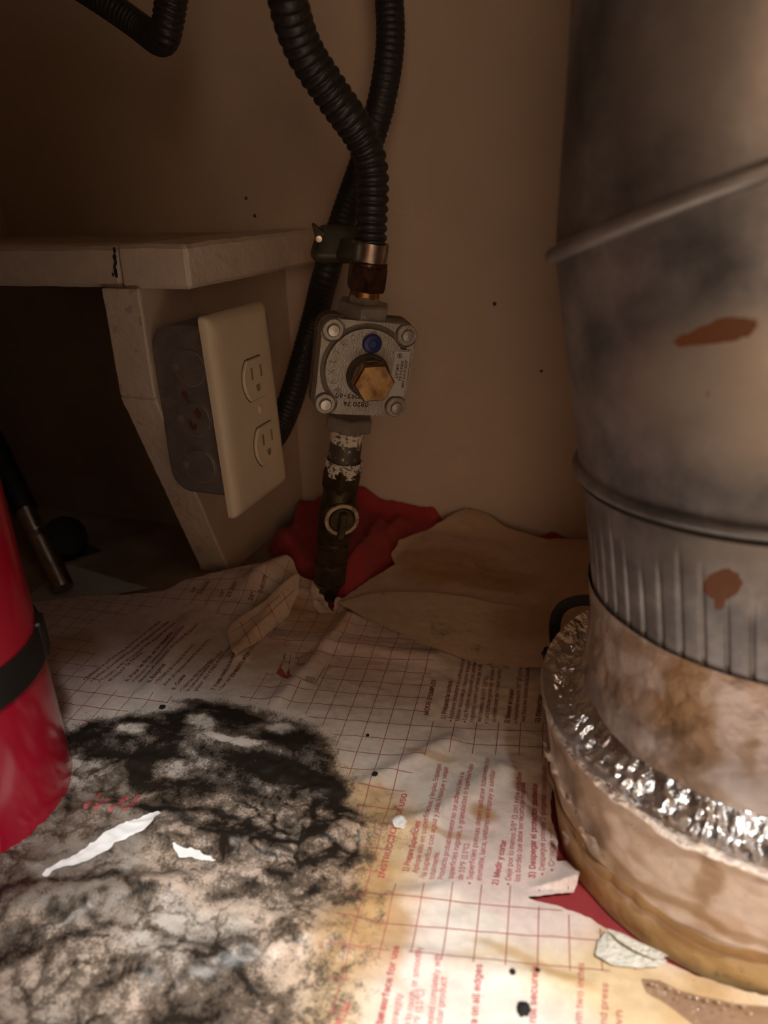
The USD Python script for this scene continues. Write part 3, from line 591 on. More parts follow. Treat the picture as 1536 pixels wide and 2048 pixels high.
obj('foil_sleeve', slm, 'foil_tape', bt, True, primvars=stain_vals(slm, (.60, .50, .45), (.50, .42, .38), [(Pt(1365, 1360), .009, .020, .85), (Pt(1380, 1470), .010, .022, .8), (Pt(1430, 1420), .003, .02, .5), (Pt(1290, 1300), .012, .006, .5), (Pt(1500, 1500), .004, .014, .5), (Pt(1380, 1560), .02, .008, .6), (Pt(1470, 1345), .03, .003, .4)], .03), label='dull brown-stained foil tape around the duct')
A = A_save
# torn foil pieces hanging on the boot's outside
for k, (px, py, w, h, rot) in enumerate([(1150, 1560, .006, .006, .5), (1195, 1610, .012, .006, -.3), (1225, 1690, .007, .008, .9), (1210, 1790, .003, .006, .2)]):
    ang_ = math.radians((204, 214, 226, 214)[k]); zz = (.052, .050, .038, .022)[k]; t_ = zz/ZR; c = RC0*(1-t_)+RC1*t_; r_ = RB*(1-t_)+RR*t_+.0012
    p = np.array([c[0]+r_*math.cos(ang_), c[1]+r_*math.sin(ang_), zz]); nn = unit([math.cos(ang_), math.sin(ang_), -.3])
    g = sheet(np.array(blotch(0, 0, w, h, k+9, 18).exterior.coords)[:-1], .0012, lambda x, y: .0016+.0035*np.abs(fbm(x, y, 160, 3, k))*2)
    obj('torn_tape', T(g, frame_z(p, nn, (math.cos(rot), .3, math.sin(rot)))), 'foil_dull', bt, True)
sk = thing('black_strap', 'black strap loop standing up behind the foil rim of the duct boot', 'strap')
sp_ = [onz(1112, 1300, .055), at(1109, 1262, .425), at(1118, 1222, .425), at(1145, 1204, .42), at(1195, 1203, .41)]
SP, _ = spline(np.array(sp_), 40); wv = unit(np.cross(SP[-1]-SP[0], UP)); rows = []
tg = np.gradient(SP, axis=0); tg /= np.linalg.norm(tg, axis=1, keepdims=True)
sd = np.array([unit(np.cross(t, FW+.25*UP)) for t in tg]); th = np.cross(tg, sd)
rows = np.stack([SP+sd*.0032+th*.0009, SP-sd*.0032+th*.0009, SP-sd*.0032-th*.0009, SP+sd*.0032-th*.0009], 1)
n_ = len(SP); vv = rows.reshape(-1, 3); i, j = np.meshgrid(np.arange(n_-1), np.arange(4), indexing='ij'); k = (j+1) % 4
q = np.stack([i*4+j, i*4+k, (i+1)*4+k, (i+1)*4+j], -1).reshape(-1, 4); q = np.vstack([q, [[3, 2, 1, 0]], [[(n_-1)*4+e for e in range(4)]]])
obj('webbing', (vv, q), 'strap_black', sk, 30)
lump = trimesh.creation.icosphere(3, 1.0); lump.vertices *= (1+.7*(meshkit.fbm(lump.vertices*2+8, 3, 2)-.5))[:, None]*np.array([.0042, .004, .0045])
obj('strap_end', T(lump, frame(onz(1099, 1310, .060), (1, 0, 0), (0, 1, 0), (0, 0, 1))), 'strap_black', sk, True)

# ------------------------------------------------------------------ fire extinguisher
EC = np.array([-.3145, .194]); ER = .0557
ex = thing('fire_extinguisher', 'red fire extinguisher with a black band, cut off by the left edge', 'fire extinguisher')
EM = frame((*EC, 0), (1, 0, 0), (0, 1, 0), (0, 0, 1))
obj('cylinder', lathe([(0, .003), (ER*.8, .003), (ER*.84, .0005), (ER*.95, .0005), (ER, .005), (ER, .30), (ER*.97, .325), (ER*.85, .345), (ER*.6, .362), (ER*.32, .372), (.018, .380), (0, .380)], 96, EM), 'red_paint', ex, 40)
obj('band', lathe([(ER-.0005, .081), (ER+.0016, .0815), (ER+.0018, .090), (ER+.0016, .0995), (ER-.0005, .100)], 96, EM), 'strap_black', ex, 40)
bk = math.atan2(*(onz(95, 1262, .09)[:2]-EC)[::-1])
az = math.radians(42); obj('band_buckle', T(box(-.001, .0032, -.007, .007, -.0095, .0105, .0012), frame((EC[0]+ER*math.cos(az), EC[1]+ER*math.sin(az), .091), (math.cos(az), math.sin(az), 0), (-math.sin(az), math.cos(az), 0), (0, 0, 1))), 'strap_black', ex)
obj('valve_head', [T(lathe([(.014, .375), (.014, .40), (.018, .402), (.018, .425), (0, .426)], 32), EM), box(EC[0]-.012, EC[0]+.10, EC[1]-.008, EC[1]+.008, .426, .434, .002), box(EC[0]-.012, EC[0]+.09, EC[1]-.007, EC[1]+.007, .404, .411, .002)], 'black_plastic', ex, 30)
tip = onz(128, 1178, .0085); tip2 = at(20, 955, .60); nd = unit(tip2-tip)
n0 = tip; fer = [(0, 0), (.0066, 0), (.0086, .0008), (.0086, .047), (.0078, .0485), (.0080, .0505), (.0072, .052), (.0074, .054), (.0066, .055)]
obj('nozzle', lathe(fer+[(.0066, .056), (0, .056)], 40, frame_z(n0, nd)), 'nozzle_metal', ex, 35, label='brushed metal nozzle behind the red cylinder')
obj('nozzle_ferrule', lathe([(.0066, .054), (.0078, .0555), (.0078, .078), (0, .078)], 40, frame_z(n0, nd)), 'nozzle_metal', ex, 35)
h0 = n0+nd*.076
hpth, _ = spline(np.array([h0, h0+nd*.05, h0+nd*.12+np.array([-.004, -.004, .01]), h0+nd*.18+np.array([-.01, -.03, .05]), np.array([EC[0]-.03, EC[1]+.09, .36]), np.array([EC[0]-.02, EC[1]+.03, .415]), np.array([EC[0], EC[1], .414])]), 80)
obj('hose', tube(hpth, np.interp(np.linspace(0, 1, 80), [0, .12, .3, 1], [.0098, .0094, .0080, .0075]), 28), 'black_plastic', ex, True, label='black discharge hose')

# ------------------------------------------------------------------ floor coverings
outline_px = [(330, 1188), (370, 1170), (440, 1164), (520, 1154), (562, 1153), (590, 1160), (600, 1172), (620, 1176), (634, 1180), (640, 1196), (650, 1209), (660, 1222), (668, 1232), (669, 1212), (674, 1204), (700, 1206), (740, 1219), (800, 1246), (860, 1266), (900, 1286), (945, 1306), (1000, 1313), (1086, 1313),
              (1094, 1345), (1104, 1440), (1117, 1540), (1121, 1600), (1117, 1680), (1112, 1724), (1172, 1722), (1150, 1784), (1042, 1796), (1080, 1803), (1120, 1814), (1180, 1838), (1226, 1868)]
opx = floorpts(outline_px, .006)
outline = np.vstack([opx, floorpts([(1300, 1922), (1400, 1966), (1536, 1995)], .003), [[.12, .205], [.14, .05], [-.46, .05], [-.47, .34], [-.40, .385]]])
_o = sg.Polygon(outline).buffer(0).difference(sg.Point(*RC0).buffer(RB+.0030, quad_segs=48)); _o = max(getattr(_o, 'geoms', [_o]), key=lambda g: g.area)
outline = np.array(_o.exterior.coords)[:-1]; opx_closed = outline
bpoly = np.vstack([floorpts([(672, 1207), (700, 1185), (740, 1158), (790, 1128), (782, 1112), (800, 1085), (832, 1066), (880, 1052), (938, 1030), (975, 1047), (1010, 1062), (1092, 1078), (1190, 1078)], .010).clip(max=[9, YB-.003]), [[.03, .596], [.20, .59], [.22, .42]], floorpts([(1200, 1330), (1000, 1330), (850, 1275), (720, 1225)], .008)])
# red cloth lying bunched along the back wall and under the duct boot
ridges = [((600, 1030), (575, 1120), .010, .016), ((560, 1100), (640, 1200), .012, .015), ((720, 1030), (700, 1180), .015, .018), ((760, 1075), (705, 1195), .014, .010), ((650, 1030), (870, 1045), .016, .012), ((800, 1060), (730, 1150), .009, .009), ((1110, 1072), (1230, 1066), .020, .012)]
def seg_d(x, y, a, b):
    P = np.c_[x, y]; e = b-a; t = np.clip(((P-a)@e)/(e@e), 0, 1); return np.linalg.norm(P-a-t[:, None]*e, axis=1)
def h_cloth(x, y):
    h = .0012+.0006*fbm(x, y, 60, 3, 2)
    for a, b, hh, w in ridges:
        d = seg_d(x, y, onz(*a)[:2], onz(*b)[:2])+.004*fbm(x, y, 40, 3, 8); h = np.maximum(h, hh*np.exp(-(d/w)**2*1.6)+.001) if False else h+hh*.8*np.exp(-(d/w)**2*2)
    zone = sdist(np.c_[x, y], floorpts([(540, 1000), (900, 1000), (900, 1075), (800, 1130), (690, 1195), (640, 1225), (520, 1130)]))
    wr = sstep(0, .02, zone)
    h = h+wr*(.006+.012*np.abs(fbm(x*1.0+y*.5, y*.35-x*.2, 45, 3, 6)))
    P_ = np.c_[x, y]; return np.minimum(np.minimum(h, .0018+.9*np.maximum(0, -sdist(P_, opx_closed)-.001)), .0052+.9*np.maximum(0, -sdist(P_, bpoly)-.001))
cpoly = np.vstack([floorpts([(606, 1022), (720, 1024), (880, 1046), (1000, 1060), (1100, 1074), (1135, 1058), (1190, 1048)]).clip(max=[9, YB-.002]), [[.12, YB-.004], [.30, .58], [.30, .24], [.10, .20], [.05, .205]],
                   floorpts([(1290, 1925), (1180, 1870), (1090, 1840), (1000, 1780), (985, 1600), (985, 1380), (900, 1300), (760, 1250), (700, 1240), (655, 1240), (628, 1232), (588, 1178), (548, 1128), (536, 1110), (562, 1098), (588, 1082), (596, 1045)])])
rc = obj('red_cloth', sheet(cpoly, .0022, h_cloth), 'red_cloth', None, True)
tag(rc, 'crumpled red cloth showing behind the gas pipe and beside the duct boot', 'cloth')

# two plain backing sheets at the back, brown with water stains
def h_back(x, y): return .0095+.0022*fbm(x, y, 22, 4, 12)+.013*sstep(.57, .609, y)*np.exp(-((x+.145)/.055)**2)+.004*sstep(.0, .012, sdist(np.c_[x, y], floorpts([(560, 1010), (890, 1020), (800, 1130), (690, 1200), (600, 1190)])))
bsheet = sheet(bpoly, .0020, h_back, .0012)
def plain_vals(m, base, spots):
    x, y = m.vertices[:, :2].T; t = np.tile(np.array(base), (len(x), 1)); wx = x+.012*fbm(x, y, 40, 4, 3); wy = y+.012*fbm(x, y, 40, 4, 4)
    for px, py, rx, ry, am, col in spots:
        c = onz(px, py, .01)[:2]; t = mixc(t, np.array(col), am*(1-sstep(.55, 1.15, np.hypot((wx-c[0])/rx, (wy-c[1])/ry))))
    mo = .02+.5*sstep(.16, .24, fbm(x, y, 60, 3, 19)); return {'tint': t, 'mold': mo*.5, 'vein': np.zeros(len(x))}
def mixc(a, b, t): return a*(1-t[:, None])+b*t[:, None]
BR = (.36, .19, .06)
bp = obj('stained_backing_paper', bsheet, 'shelf_paper', None, True, primvars=plain_vals(bsheet, (.60, .42, .29), [(900, 1125, .055, .030, .6, BR), (960, 1160, .045, .014, .7, BR), (850, 1150, .028, .018, .5, BR), (1010, 1150, .034, .014, .5, BR), (950, 1060, .05, .02, .4, (.55, .42, .25))]))
tag(bp, 'large plain backing paper with brown stain, in front of the back wall', 'paper')
def h_mid(x, y): return .0125+.0020*fbm(x, y, 24, 4, 15)
mpoly = np.vstack([floorpts([(676, 1207), (740, 1188), (800, 1184), (860, 1186), (930, 1195), (985, 1206), (1040, 1214), (1110, 1216), (1185, 1222)], .012), [[.06, .45], [.08, .40]], floorpts([(1180, 1340), (1000, 1350), (850, 1300), (720, 1240)], .008)])
ms_ = sheet(mpoly, .0020, h_mid, .0006)
mp = obj('plain_backing_paper', ms_, 'shelf_paper', None, True, primvars=plain_vals(ms_, (.60, .45, .31), [(1060, 1250, .03, .03, .45, BR), (760, 1240, .03, .02, .3, (.5, .35, .2))]))
tag(mp, 'pale plain backing paper strip between the printed sheet and the stained sheet', 'paper')

# the printed shelf paper: grid-lined backing sheet, wrinkled, mouldy in front
Zmold1 = floorpts([(140, 1500), (190, 1470), (250, 1452), (330, 1432), (430, 1412), (520, 1436), (600, 1452), (655, 1490), (668, 1560), (705, 1600), (695, 1640), (600, 1640), (450, 1622), (330, 1598), (262, 1590), (250, 1540), (180, 1535)])
Zcrease = floorpts([(480, 1600), (700, 1610), (740, 1660), (720, 1740), (640, 1770), (500, 1740), (440, 1670)])
Zgrey = np.vstack([floorpts([(-400, 1640), (0, 1560), (170, 1500), (300, 1560), (480, 1610), (690, 1620), (735, 1690), (690, 1790), (640, 1900), (660, 2000), (600, 2150), (300, 2300), (-400, 2300)])])
Zyellow = floorpts([(640, 1480), (700, 1560), (780, 1600), (850, 1690), (840, 1780), (800, 1850), (740, 1950), (720, 2200), (500, 2300), (560, 1900), (650, 1700)])
Zfront = floorpts([(1180, 1860), (1330, 1930), (1560, 2010), (1500, 2300), (1150, 2060), (1000, 1960), (900, 1960), (950, 1935), (1100, 1920)])
foldA, foldB, foldC = onz(590, 1165)[:2], onz(462, 1283)[:2], onz(520, 1195)[:2]
flapP = floorpts([(1112, 1724), (1172, 1722), (1150, 1784), (1042, 1796)])
hole = onz(652, 1207)[:2]
from scipy.spatial import cKDTree
_trees = {}
def worley(x, y, cell, seed):
    """distances to the nearest and second nearest of scattered points, a crumpled sheet's facets"""
    if (cell, seed) not in _trees:
        r_ = np.random.default_rng(seed); n = int(1.6*1.2/cell**2); _trees[cell, seed] = cKDTree(np.c_[r_.uniform(-.8, .8, n), r_.uniform(-.2, 1.0, n)])
    d, _ = _trees[cell, seed].query(np.c_[x, y], k=2); return d[:, 0], d[:, 1]
def h_paper(x, y):
    x = np.asarray(x, float); y = np.asarray(y, float); P = np.c_[x.ravel(), y.ravel()]; sh_ = x.shape; x = x.ravel(); y = y.ravel()
    g = sstep(-.03, .03, sdist(P, Zgrey)); m1 = sstep(-.02, .03, sdist(P, Zmold1))
    wx = x+.012*fbm(x, y, 30, 3, 31); wy = y+.012*fbm(x, y, 30, 3, 32)
    h = .0062+.0030*fbm(x, y, 11, 3, 1)+.0010*fbm(x*.7, y*1.6, 60, 4, 2)
    f1, f2 = worley(wx*.75, wy*1.2, .020, 5); h += (.12+.75*g+.7*m1)*.17*(np.sqrt(f1*f1+1e-6)-.007)
    f1, f2 = worley(wx+.3, wy*1.35, .0085, 6); h += (.22+.7*g+.8*m1)*.13*(np.sqrt(f1*f1+4e-7)-.003)
    h += (.15+.8*g+.6*m1)*.0016*(ridge(wx*.8, wy*1.3, 34, 5)**4-.2)
    # long cross wrinkles running up from the pipe and beside the text blocks
    for a, b, hh, w in (((700, 1250), (560, 1420), .0030, .006), ((590, 1210), (480, 1330), .0035, .006), ((900, 1500), (720, 1590), .003, .006), ((850, 1660), (640, 1690), .0035, .006), ((1000, 1560), (880, 1640), .0028, .007), ((640, 1850), (900, 1800), .0020, .006), ((380, 1250), (300, 1400), .0025, .006), ((700, 1920), (1180, 1990), .0016, .005), ((560, 1290), (860, 1330), .002, .008), ((180, 1640), (420, 1660), .003, .004), ((330, 1680), (560, 1720), .004, .005), ((60, 1830), (360, 1790), .004, .007), ((300, 1960), (700, 1880), .0035, .007)):
        d = seg_d(x, y, onz(*a)[:2], onz(*b)[:2])+.003*fbm(x, y, 60, 3, 9); h += hh*np.exp(-(d/w)**2)
    # the back edge curls up; the flap stands off the cut
    hump = np.exp(-((x+.278)/.060)**2)*sstep(.375, .455, y); h += .012*hump
    h += .010*np.exp(-(seg_d(x, y, foldA, foldC)/.010)**2)
    h += .005*np.exp(-((np.hypot(x-hole[0], y-hole[1]))/.012)**2)
    fl = sdist(P, flapP); rn = unit(flapP[3]-flapP[0]); rn = np.array([rn[1], -rn[0]]); dr_ = np.abs((P-flapP[0])@rn); h += np.where(fl > -.001, .0065*sstep(.0, .022, dr_), 0)
    h = np.maximum(h, .0042+.0006*fbm(x, y, 60, 2, 3))
    return h.reshape(sh_)
H0 = .0035
pmesh = sheet(outline, .00095, h_paper, .0007)
V = pmesh.vertices; P = V[:, :2]; x, y = P.T
wx = x+.016*fbm(x, y, 35, 4, 41); wy = y+.016*fbm(x, y, 35, 4, 42); WP = np.c_[wx, wy]
cream = np.array([.78, .71, .63]); pink = np.array([.76, .61, .56]); yel = np.array([.72, .50, .25]); org = np.array([.52, .29, .11]); grey = np.array([.215, .182, .155])
def mixc(a, b, t): return a*(1-t[:, None])+b*t[:, None]
tint = np.tile(cream, (len(P), 1))
tint = mixc(tint, pink, sstep(.02, .14, fbm(x, y, 12, 3, 51)+.07)*.8)
back = sstep(.30, .44, y); tint = mixc(tint, np.array([.70, .52, .38]), .55*back)
tint = mixc(tint, np.array([.58, .40, .22]), .55*back*sstep(-.02, .16, fbm(x, y, 20, 4, 53)))
yz = sstep(-.012, .014, sdist(WP, Zyellow)); tint = mixc(tint, yel, .85*yz); tint = mixc(tint, org, .6*yz*sstep(.02, .2, fbm(x, y, 28, 4, 54)))
fz = sstep(-.010, .012, sdist(WP, Zfront)); tint = mixc(tint, np.array([.68, .48, .22]), .75*fz); tint = mixc(tint, org, .5*fz*sstep(.02, .2, fbm(x, y, 40, 4, 55)))
cr = ridge(wx, wy*1.3, 38, 7)**6; tint = mixc(tint, np.array([.45, .26, .10]), .45*cr*sstep(-.05, .02, sdist(WP, Zyellow)))
for px, py, rx, ry, am in ((965, 1650, .007, .006, .8), (750, 1600, .010, .004, .5), (860, 1530, .018, .004, .55), (620, 1250, .040, .018, .6), (530, 1300, .02, .02, .4), (160, 1310, .030, .022, .6), (560, 1235, .02, .012, .6), (880, 1690, .020, .0025, .6), (1050, 1955, .03, .003, .5), (720, 1900, .02, .02, .6)):
    c = onz(px, py)[:2]; d = np.hypot((wx-c[0])/rx, (wy-c[1])/ry); tint = mixc(tint, np.array([.45, .25, .09]), am*(1-sstep(.5, 1.2, d)))
gz = sstep(-.012, .012, sdist(WP, Zgrey)); gn = fbm(wx, wy, 30, 4, 61)
tint = mixc(tint, grey, gz*(.50+.46*sstep(-.15, .10, gn)))
warm = sstep(.05, .2, fbm(x, y, 18, 3, 66)); tint = mixc(tint, np.array([.66, .50, .39]), gz*warm*.65)
m1 = sstep(-.010, .008, sdist(WP, Zmold1)); cz1 = sstep(-.012, .008, sdist(WP, Zcrease)); ez = sstep(-.030, -.002, sdist(WP, Zgrey))*(1-sstep(.0, .02, sdist(WP, Zgrey)))
mold = .03+m1*(.74+1.25*fbm(x, y, 34, 4, 71)+.6*fbm(x*.6, y*1.5, 90, 3, 72))
for px, py, rx, ry in ((345, 1560, .017, .006), (400, 1465, .014, .007), (560, 1480, .010, .008), (470, 1500, .02, .003), (255, 1480, .01, .006)):
    c = onz(px, py)[:2]; mold -= .62*(1-sstep(.4, 1.2, np.hypot((wx-c[0])/rx, (wy-c[1])/ry)))
for px, py, rx, ry, am in ((500, 1545, .045, .006, .40), (560, 1500, .02, .010, .45), (290, 1540, .012, .012, .45), (330, 1600, .03, .004, .35), (600, 1590, .03, .004, .45), (420, 1430, .04, .004, .3), (60, 1905, .016, .010, .75), (420, 1780, .03, .010, .18), (120, 1500, .02, .006, .3), (480, 1800, .02, .012, .25)):
    c = onz(px, py)[:2]; mold += am*(1-sstep(.4, 1.3, np.hypot((wx-c[0])/rx, (wy-c[1])/ry)))
wa_, wb_ = worley(wx*.75, wy*1.2, .020, 5); ws_, wt_ = worley(wx+.3, wy*1.35, .0085, 6)
big = 1-sstep(.0, .0034, wb_-wa_); small = 1-sstep(.0, .0018, wt_-ws_)
mold = np.maximum(mold, .34*cz1+.45*cz1*(ridge(wx, wy*1.5, 45, 77)**4)+.35*cz1*big)
mold = np.maximum(mold, gz*(.41+.80*fbm(wx, wy, 22, 4, 78)+.45*fbm(wx, wy*1.6, 70, 3, 88)+.30*ridge(wx, wy*1.4, 22, 79)**7+.16*big*(.5+2*fbm(x, y, 16, 3, 81))))
mold = np.maximum(mold, .40*ez*(.7+1.6*fbm(x, y, 45, 3, 80)))
for a, b, am, wd in (((0, 1805), (230, 1790), .35, .003), ((200, 1795), (360, 1800), .3, .002), ((560, 1560), (700, 1640), .35, .002), ((270, 1635), (480, 1655), .45, .002), ((230, 1605), (480, 1705), .3, .002), ((500, 1660), (560, 1700), .5, .003), ((560, 1700), (640, 1680), .5, .003), ((480, 1690), (600, 1735), .35, .002), ((620, 1620), (720, 1650), .4, .002), ((0, 1960), (230, 1880), .3, .003), ((330, 1870), (500, 1990), .3, .002), ((160, 1570), (330, 1500), .3, .002), ((300, 1640), (560, 1700), .3, .0015), ((60, 1650), (200, 1640), .3, .003), ((420, 1820), (640, 1800), .3, .003), ((110, 1850), (180, 1900), .3, .003), ((560, 1780), (650, 1740), .35, .004)):
    mold = mold+am*np.exp(-(seg_d(wx+.004*fbm(x, y, 90, 3, 21), wy, onz(*a)[:2], onz(*b)[:2])/wd)**2)
spk = sstep(-.035, -.004, sdist(WP, Zgrey))*(1-sstep(.004, .02, sdist(WP, Zgrey))); mold = np.maximum(mold, spk*(.25+1.3*fbm(x, y, 150, 3, 90)+.5*fbm(x, y, 40, 3, 91)))
vein = np.clip(gz*(.10+.16*big+.10*small)+cz1*(.12+.2*small)+.14*yz*small*sstep(.02, -.02, sdist(WP, Zyellow)), 0, .6)
pt = thing('printed_shelf_paper', 'crumpled grid-lined printed paper with black mould covering the floor', 'paper')
obj('sheet', pmesh, 'shelf_paper', pt, True, primvars={'tint': np.clip(tint, .01, .95), 'mold': mold, 'vein': vein})

# paper coordinates: u runs to the right across the text columns, v away from the camera; half-inch grid
GS = .0127; VD = np.array([math.cos(math.radians(97.3)), math.sin(math.radians(97.3))])
us = np.linspace(-.5, .4, 901); th = np.radians(np.interp(us, [-.30, -.18, -.05, .05], [4.5, 7.0, 12.0, 14.0]))
cu = np.c_[np.cumsum(np.cos(th)), np.cumsum(np.sin(th))]*(us[1]-us[0]); k0 = np.argmin(np.abs(us)); ORG = onz(*(908, 1456), .006)[:2]; cu = cu-cu[k0]+ORG
def uv2xy(u, v):
    u = np.asarray(u, float); v = np.asarray(v, float); return np.stack([np.interp(u, us, cu[:, 0]), np.interp(u, us, cu[:, 1])], -1)+v[..., None]*VD
def xy2uv(p):
    A_ = np.array(p); u = 0.0
    for _ in range(30):
        b = uv2xy(u, 0.0); d = A_-b; t = (uv2xy(u+.001, 0.0)-b)/.001; M2 = np.c_[t, VD]; s_ = np.linalg.solve(M2, d); u += s_[0]*.9
    return np.array([u, s_[1]+0*u])
def px2uv(px, py): return xy2uv(onz(px, py, .006)[:2])
pgon = sg.Polygon(outline).buffer(-.0012); shapely.prepare(pgon)
def drape(m, lift=.00028):
    """mesh whose xy is (u, v) and z its own relief, laid on the sheet; faces off the sheet are dropped"""
    v = np.array(m.vertices); xy = uv2xy(v[:, 0], v[:, 1]); z = h_paper(xy[:, 0], xy[:, 1])+lift+v[:, 2]
    ok = shapely.contains_xy(pgon, xy[:, 0], xy[:, 1]); f = m.faces[ok[m.faces].all(1)]
    n = trimesh.Trimesh(np.c_[xy, z], f, process=False); n.remove_unreferenced_vertices(); return n
def ribbon(uv, w=.00042):
    """flat printed line through (u, v) points, resampled"""
    uv = np.asarray(uv, float); t = np.r_[0, np.cumsum(np.linalg.norm(np.diff(uv, axis=0), axis=1))]; n = max(2, int(t[-1]/.0014)); s = np.linspace(0, t[-1], n)
    p = np.c_[np.interp(s, t, uv[:, 0]), np.interp(s, t, uv[:, 1])]; d = np.gradient(p, axis=0); d /= np.linalg.norm(d, axis=1, keepdims=True)+1e-12; nn = np.c_[-d[:, 1], d[:, 0]]*w/2
    a, b = p+nn, p-nn; v = np.c_[np.vstack([a, b]), np.zeros(2*n)]; i = np.arange(n-1); f = np.vstack([np.c_[i+n, i+1+n, i], np.c_[i+1+n, i+1, i]])
    return trimesh.Trimesh(v, f, process=False)
# where there is text there is no grid
def uvbox(px_list): q = np.array([px2uv(*p) for p in px_list]); return sg.Polygon(q)
text_zones = [uvbox([(846, 1442), (1110, 1447), (1110, 1300), (1000, 1290), (880, 1262)]), uvbox([(752, 1768), (1150, 1772), (1130, 1515), (860, 1505), (815, 1560), (800, 1620)]), uvbox([(690, 2100), (1536, 2150), (1536, 1930), (1150, 1945), (860, 1925), (790, 1900), (700, 1960)]),
              uvbox([(205, 1378), (470, 1405), (585, 1300), (400, 1215), (330, 1210), (180, 1250)]), uvbox([(547, 1362), (633, 1370), (668, 1318), (556, 1310)])]
heavy = sg.Polygon([xy2uv(q) for q in Zmold1]).buffer(.004).union(sg.Polygon([xy2uv(q) for q in floorpts([(-300, 1660), (0, 1570), (170, 1520), (480, 1610), (690, 1620), (730, 1700), (690, 1800), (660, 1920), (660, 2300), (-300, 2300)])]))
nogrid = shapely.union_all([*text_zones, heavy])
grid = []
for i in range(-26, 20):
    for seg in getattr(g_ := sg.LineString([(i*GS, -.30), (i*GS, .22)]).difference(nogrid), 'geoms', [g_]):
        if seg.length > .004: grid.append(ribbon(np.array(seg.coords)))
for j in range(-20, 18):
    for seg in getattr(g_ := sg.LineString([(-.36, j*GS), (.2, j*GS)]).difference(nogrid), 'geoms', [g_]):
        if seg.length > .004: grid.append(ribbon(np.array(seg.coords)))
obj('grid_lines', drape(cat(grid), .00022), 'ink_grid', pt, False)
def text_lines(lines, conv, matname):
    """each line printed on the sheet from its first to its last letter"""
    out = []
    for t, bold, a, b in lines:
        A2, B2 = px2uv(*conv(*a)), px2uv(*conv(*b)); L_ = np.linalg.norm(B2-A2); d = (B2-A2)/L_
        m = meshkit.text_mesh(t, .0026 if not bold else .0028, .00004, bold); q = m.vertices.copy(); q[:, 0] *= L_/q[:, 0].max()
        m.vertices = np.c_[A2[0]+d[0]*q[:, 0]-d[1]*q[:, 1], A2[1]+d[1]*q[:, 0]+d[0]*q[:, 1], q[:, 2]]; out.append(drape(m))
    obj('printed_text', cat(out), matname, pt, False)
cB = lambda x, y: (700+x/3.072, 1240+y/3.072)
text_lines([("MODE D'EMPLOI", True, (480, 590), (530, 375)), ('1) Préparez la surface', True, (585, 612), (630, 385)), ('• Appliquer seulement sur surface propre et lisse.', False, (628, 628), (720, 180)), ("Utiliser du savon et l'eau pour essuyer d'abord.", False, (670, 625), (757, 185)),
    ('• Les Produits ne peuvent pas adhérer bien sur', False, (715, 635), (790, 190)), ('rugueux, ou les surfaces de bois sales et', False, (757, 628), (825, 200)), ('au-dessous de 65°F (18°C).', False, (805, 627), (850, 350)), ('• Les surfaces poreuses doivent être com-', False, (848, 640), (900, 215)), ("scellées avec de l'émail, vernis ou laque.", False, (895, 630), (940, 225)),
    ('2) Mesurer et couper', True, (978, 640), (1007, 430)), ('• Permettez encore 3/8" (1 cm) au moins', False, (1030, 640), (1062, 235)), ('sur tous les bords de la feuille', False, (1075, 630), (1105, 290)), ('3) Détacher', True, (1165, 640), (1182, 460)), ('• Décollez le papier', False, (1215, 640), (1232, 430))], cB, 'ink_dark')
text_lines([('INSTRUCCIONES DE USO', True, (207, 1590), (352, 1065)), ('1) Prepare Superficies', True, (357, 1555), (432, 1265)), ('Aplique sólo en superficies lisas y limpias. Enjuague', False, (415, 1560), (560, 885)), ('la superficie con agua y jabón. Enjuague y seque', False, (467, 1587), (605, 905)), ('totalmente.', False, (517, 1607), (552, 1425)),
    ('Producto probablemente no se adherirá bien a la', False, (572, 1612), (703, 935)), ('superficies rugosas, o granuladas o superficie bajo', False, (632, 1612), (757, 890)), ('de 55°F (13°C).', False, (692, 1612), (737, 1370)), ('• Superficies porosas deben sellarse totalmente con', False, (747, 1637), (857, 855)), ('esmalte, laca, uretano en espray o similar', False, (807, 1607), (892, 950)),
    ('2) Medir y cortar', True, (907, 1637), (962, 1360)), ('• Deje por lo menos 3/8" (1 cm) extra en todos', False, (985, 1637), (1055, 945)), ('los bordes que debe ser recortado después', False, (1045, 1612), (1078, 1000)), ('3) Despegar el protector posterior', True, (1137, 1592), (1152, 1010)), ('• Despegue primero 2 pulgadas con cuidado', False, (1195, 1577), (1207, 900)), ('• Coloque sobre la superficie elegida', False, (1255, 1557), (1257, 900))], cB, 'ink_red')
cC = lambda x, y: (640+x/2.56, 1860+y/2.56)
text_lines([('DIRECTIONS FOR USE', True, (-40, 830), (165, 380)), ('1) Prepare the surface for use', True, (250, 800), (408, 95)), ('Clean surface', False, (300, 600), (345, 370)), ('Wash and dry thoroughly', False, (345, 800), (420, 335)), ('May not adhere to rough, or smoothly', False, (415, 800), (525, 100)), ('grain below 55°F (13°C)', False, (480, 800), (535, 310)),
    ('• Porous areas sealed completely with', False, (540, 800), (620, 145)), ('enamel or similar product', False, (595, 800), (650, 250)), ('2) Allow extra on all edges', True, (775, 800), (830, 195)), ('3) Peel and roll securely', True, (1090, 800), (1117, 195)), ('• Start first with two inches', False, (1330, 800), (1352, 175)), ('• Smooth and press', False, (1455, 800), (1475, 280)), ('liner down', False, (1535, 800), (1547, 420))], cC, 'ink_red')
cD = lambda x, y: (80+x/2.0757, 1100+y/2.0757)
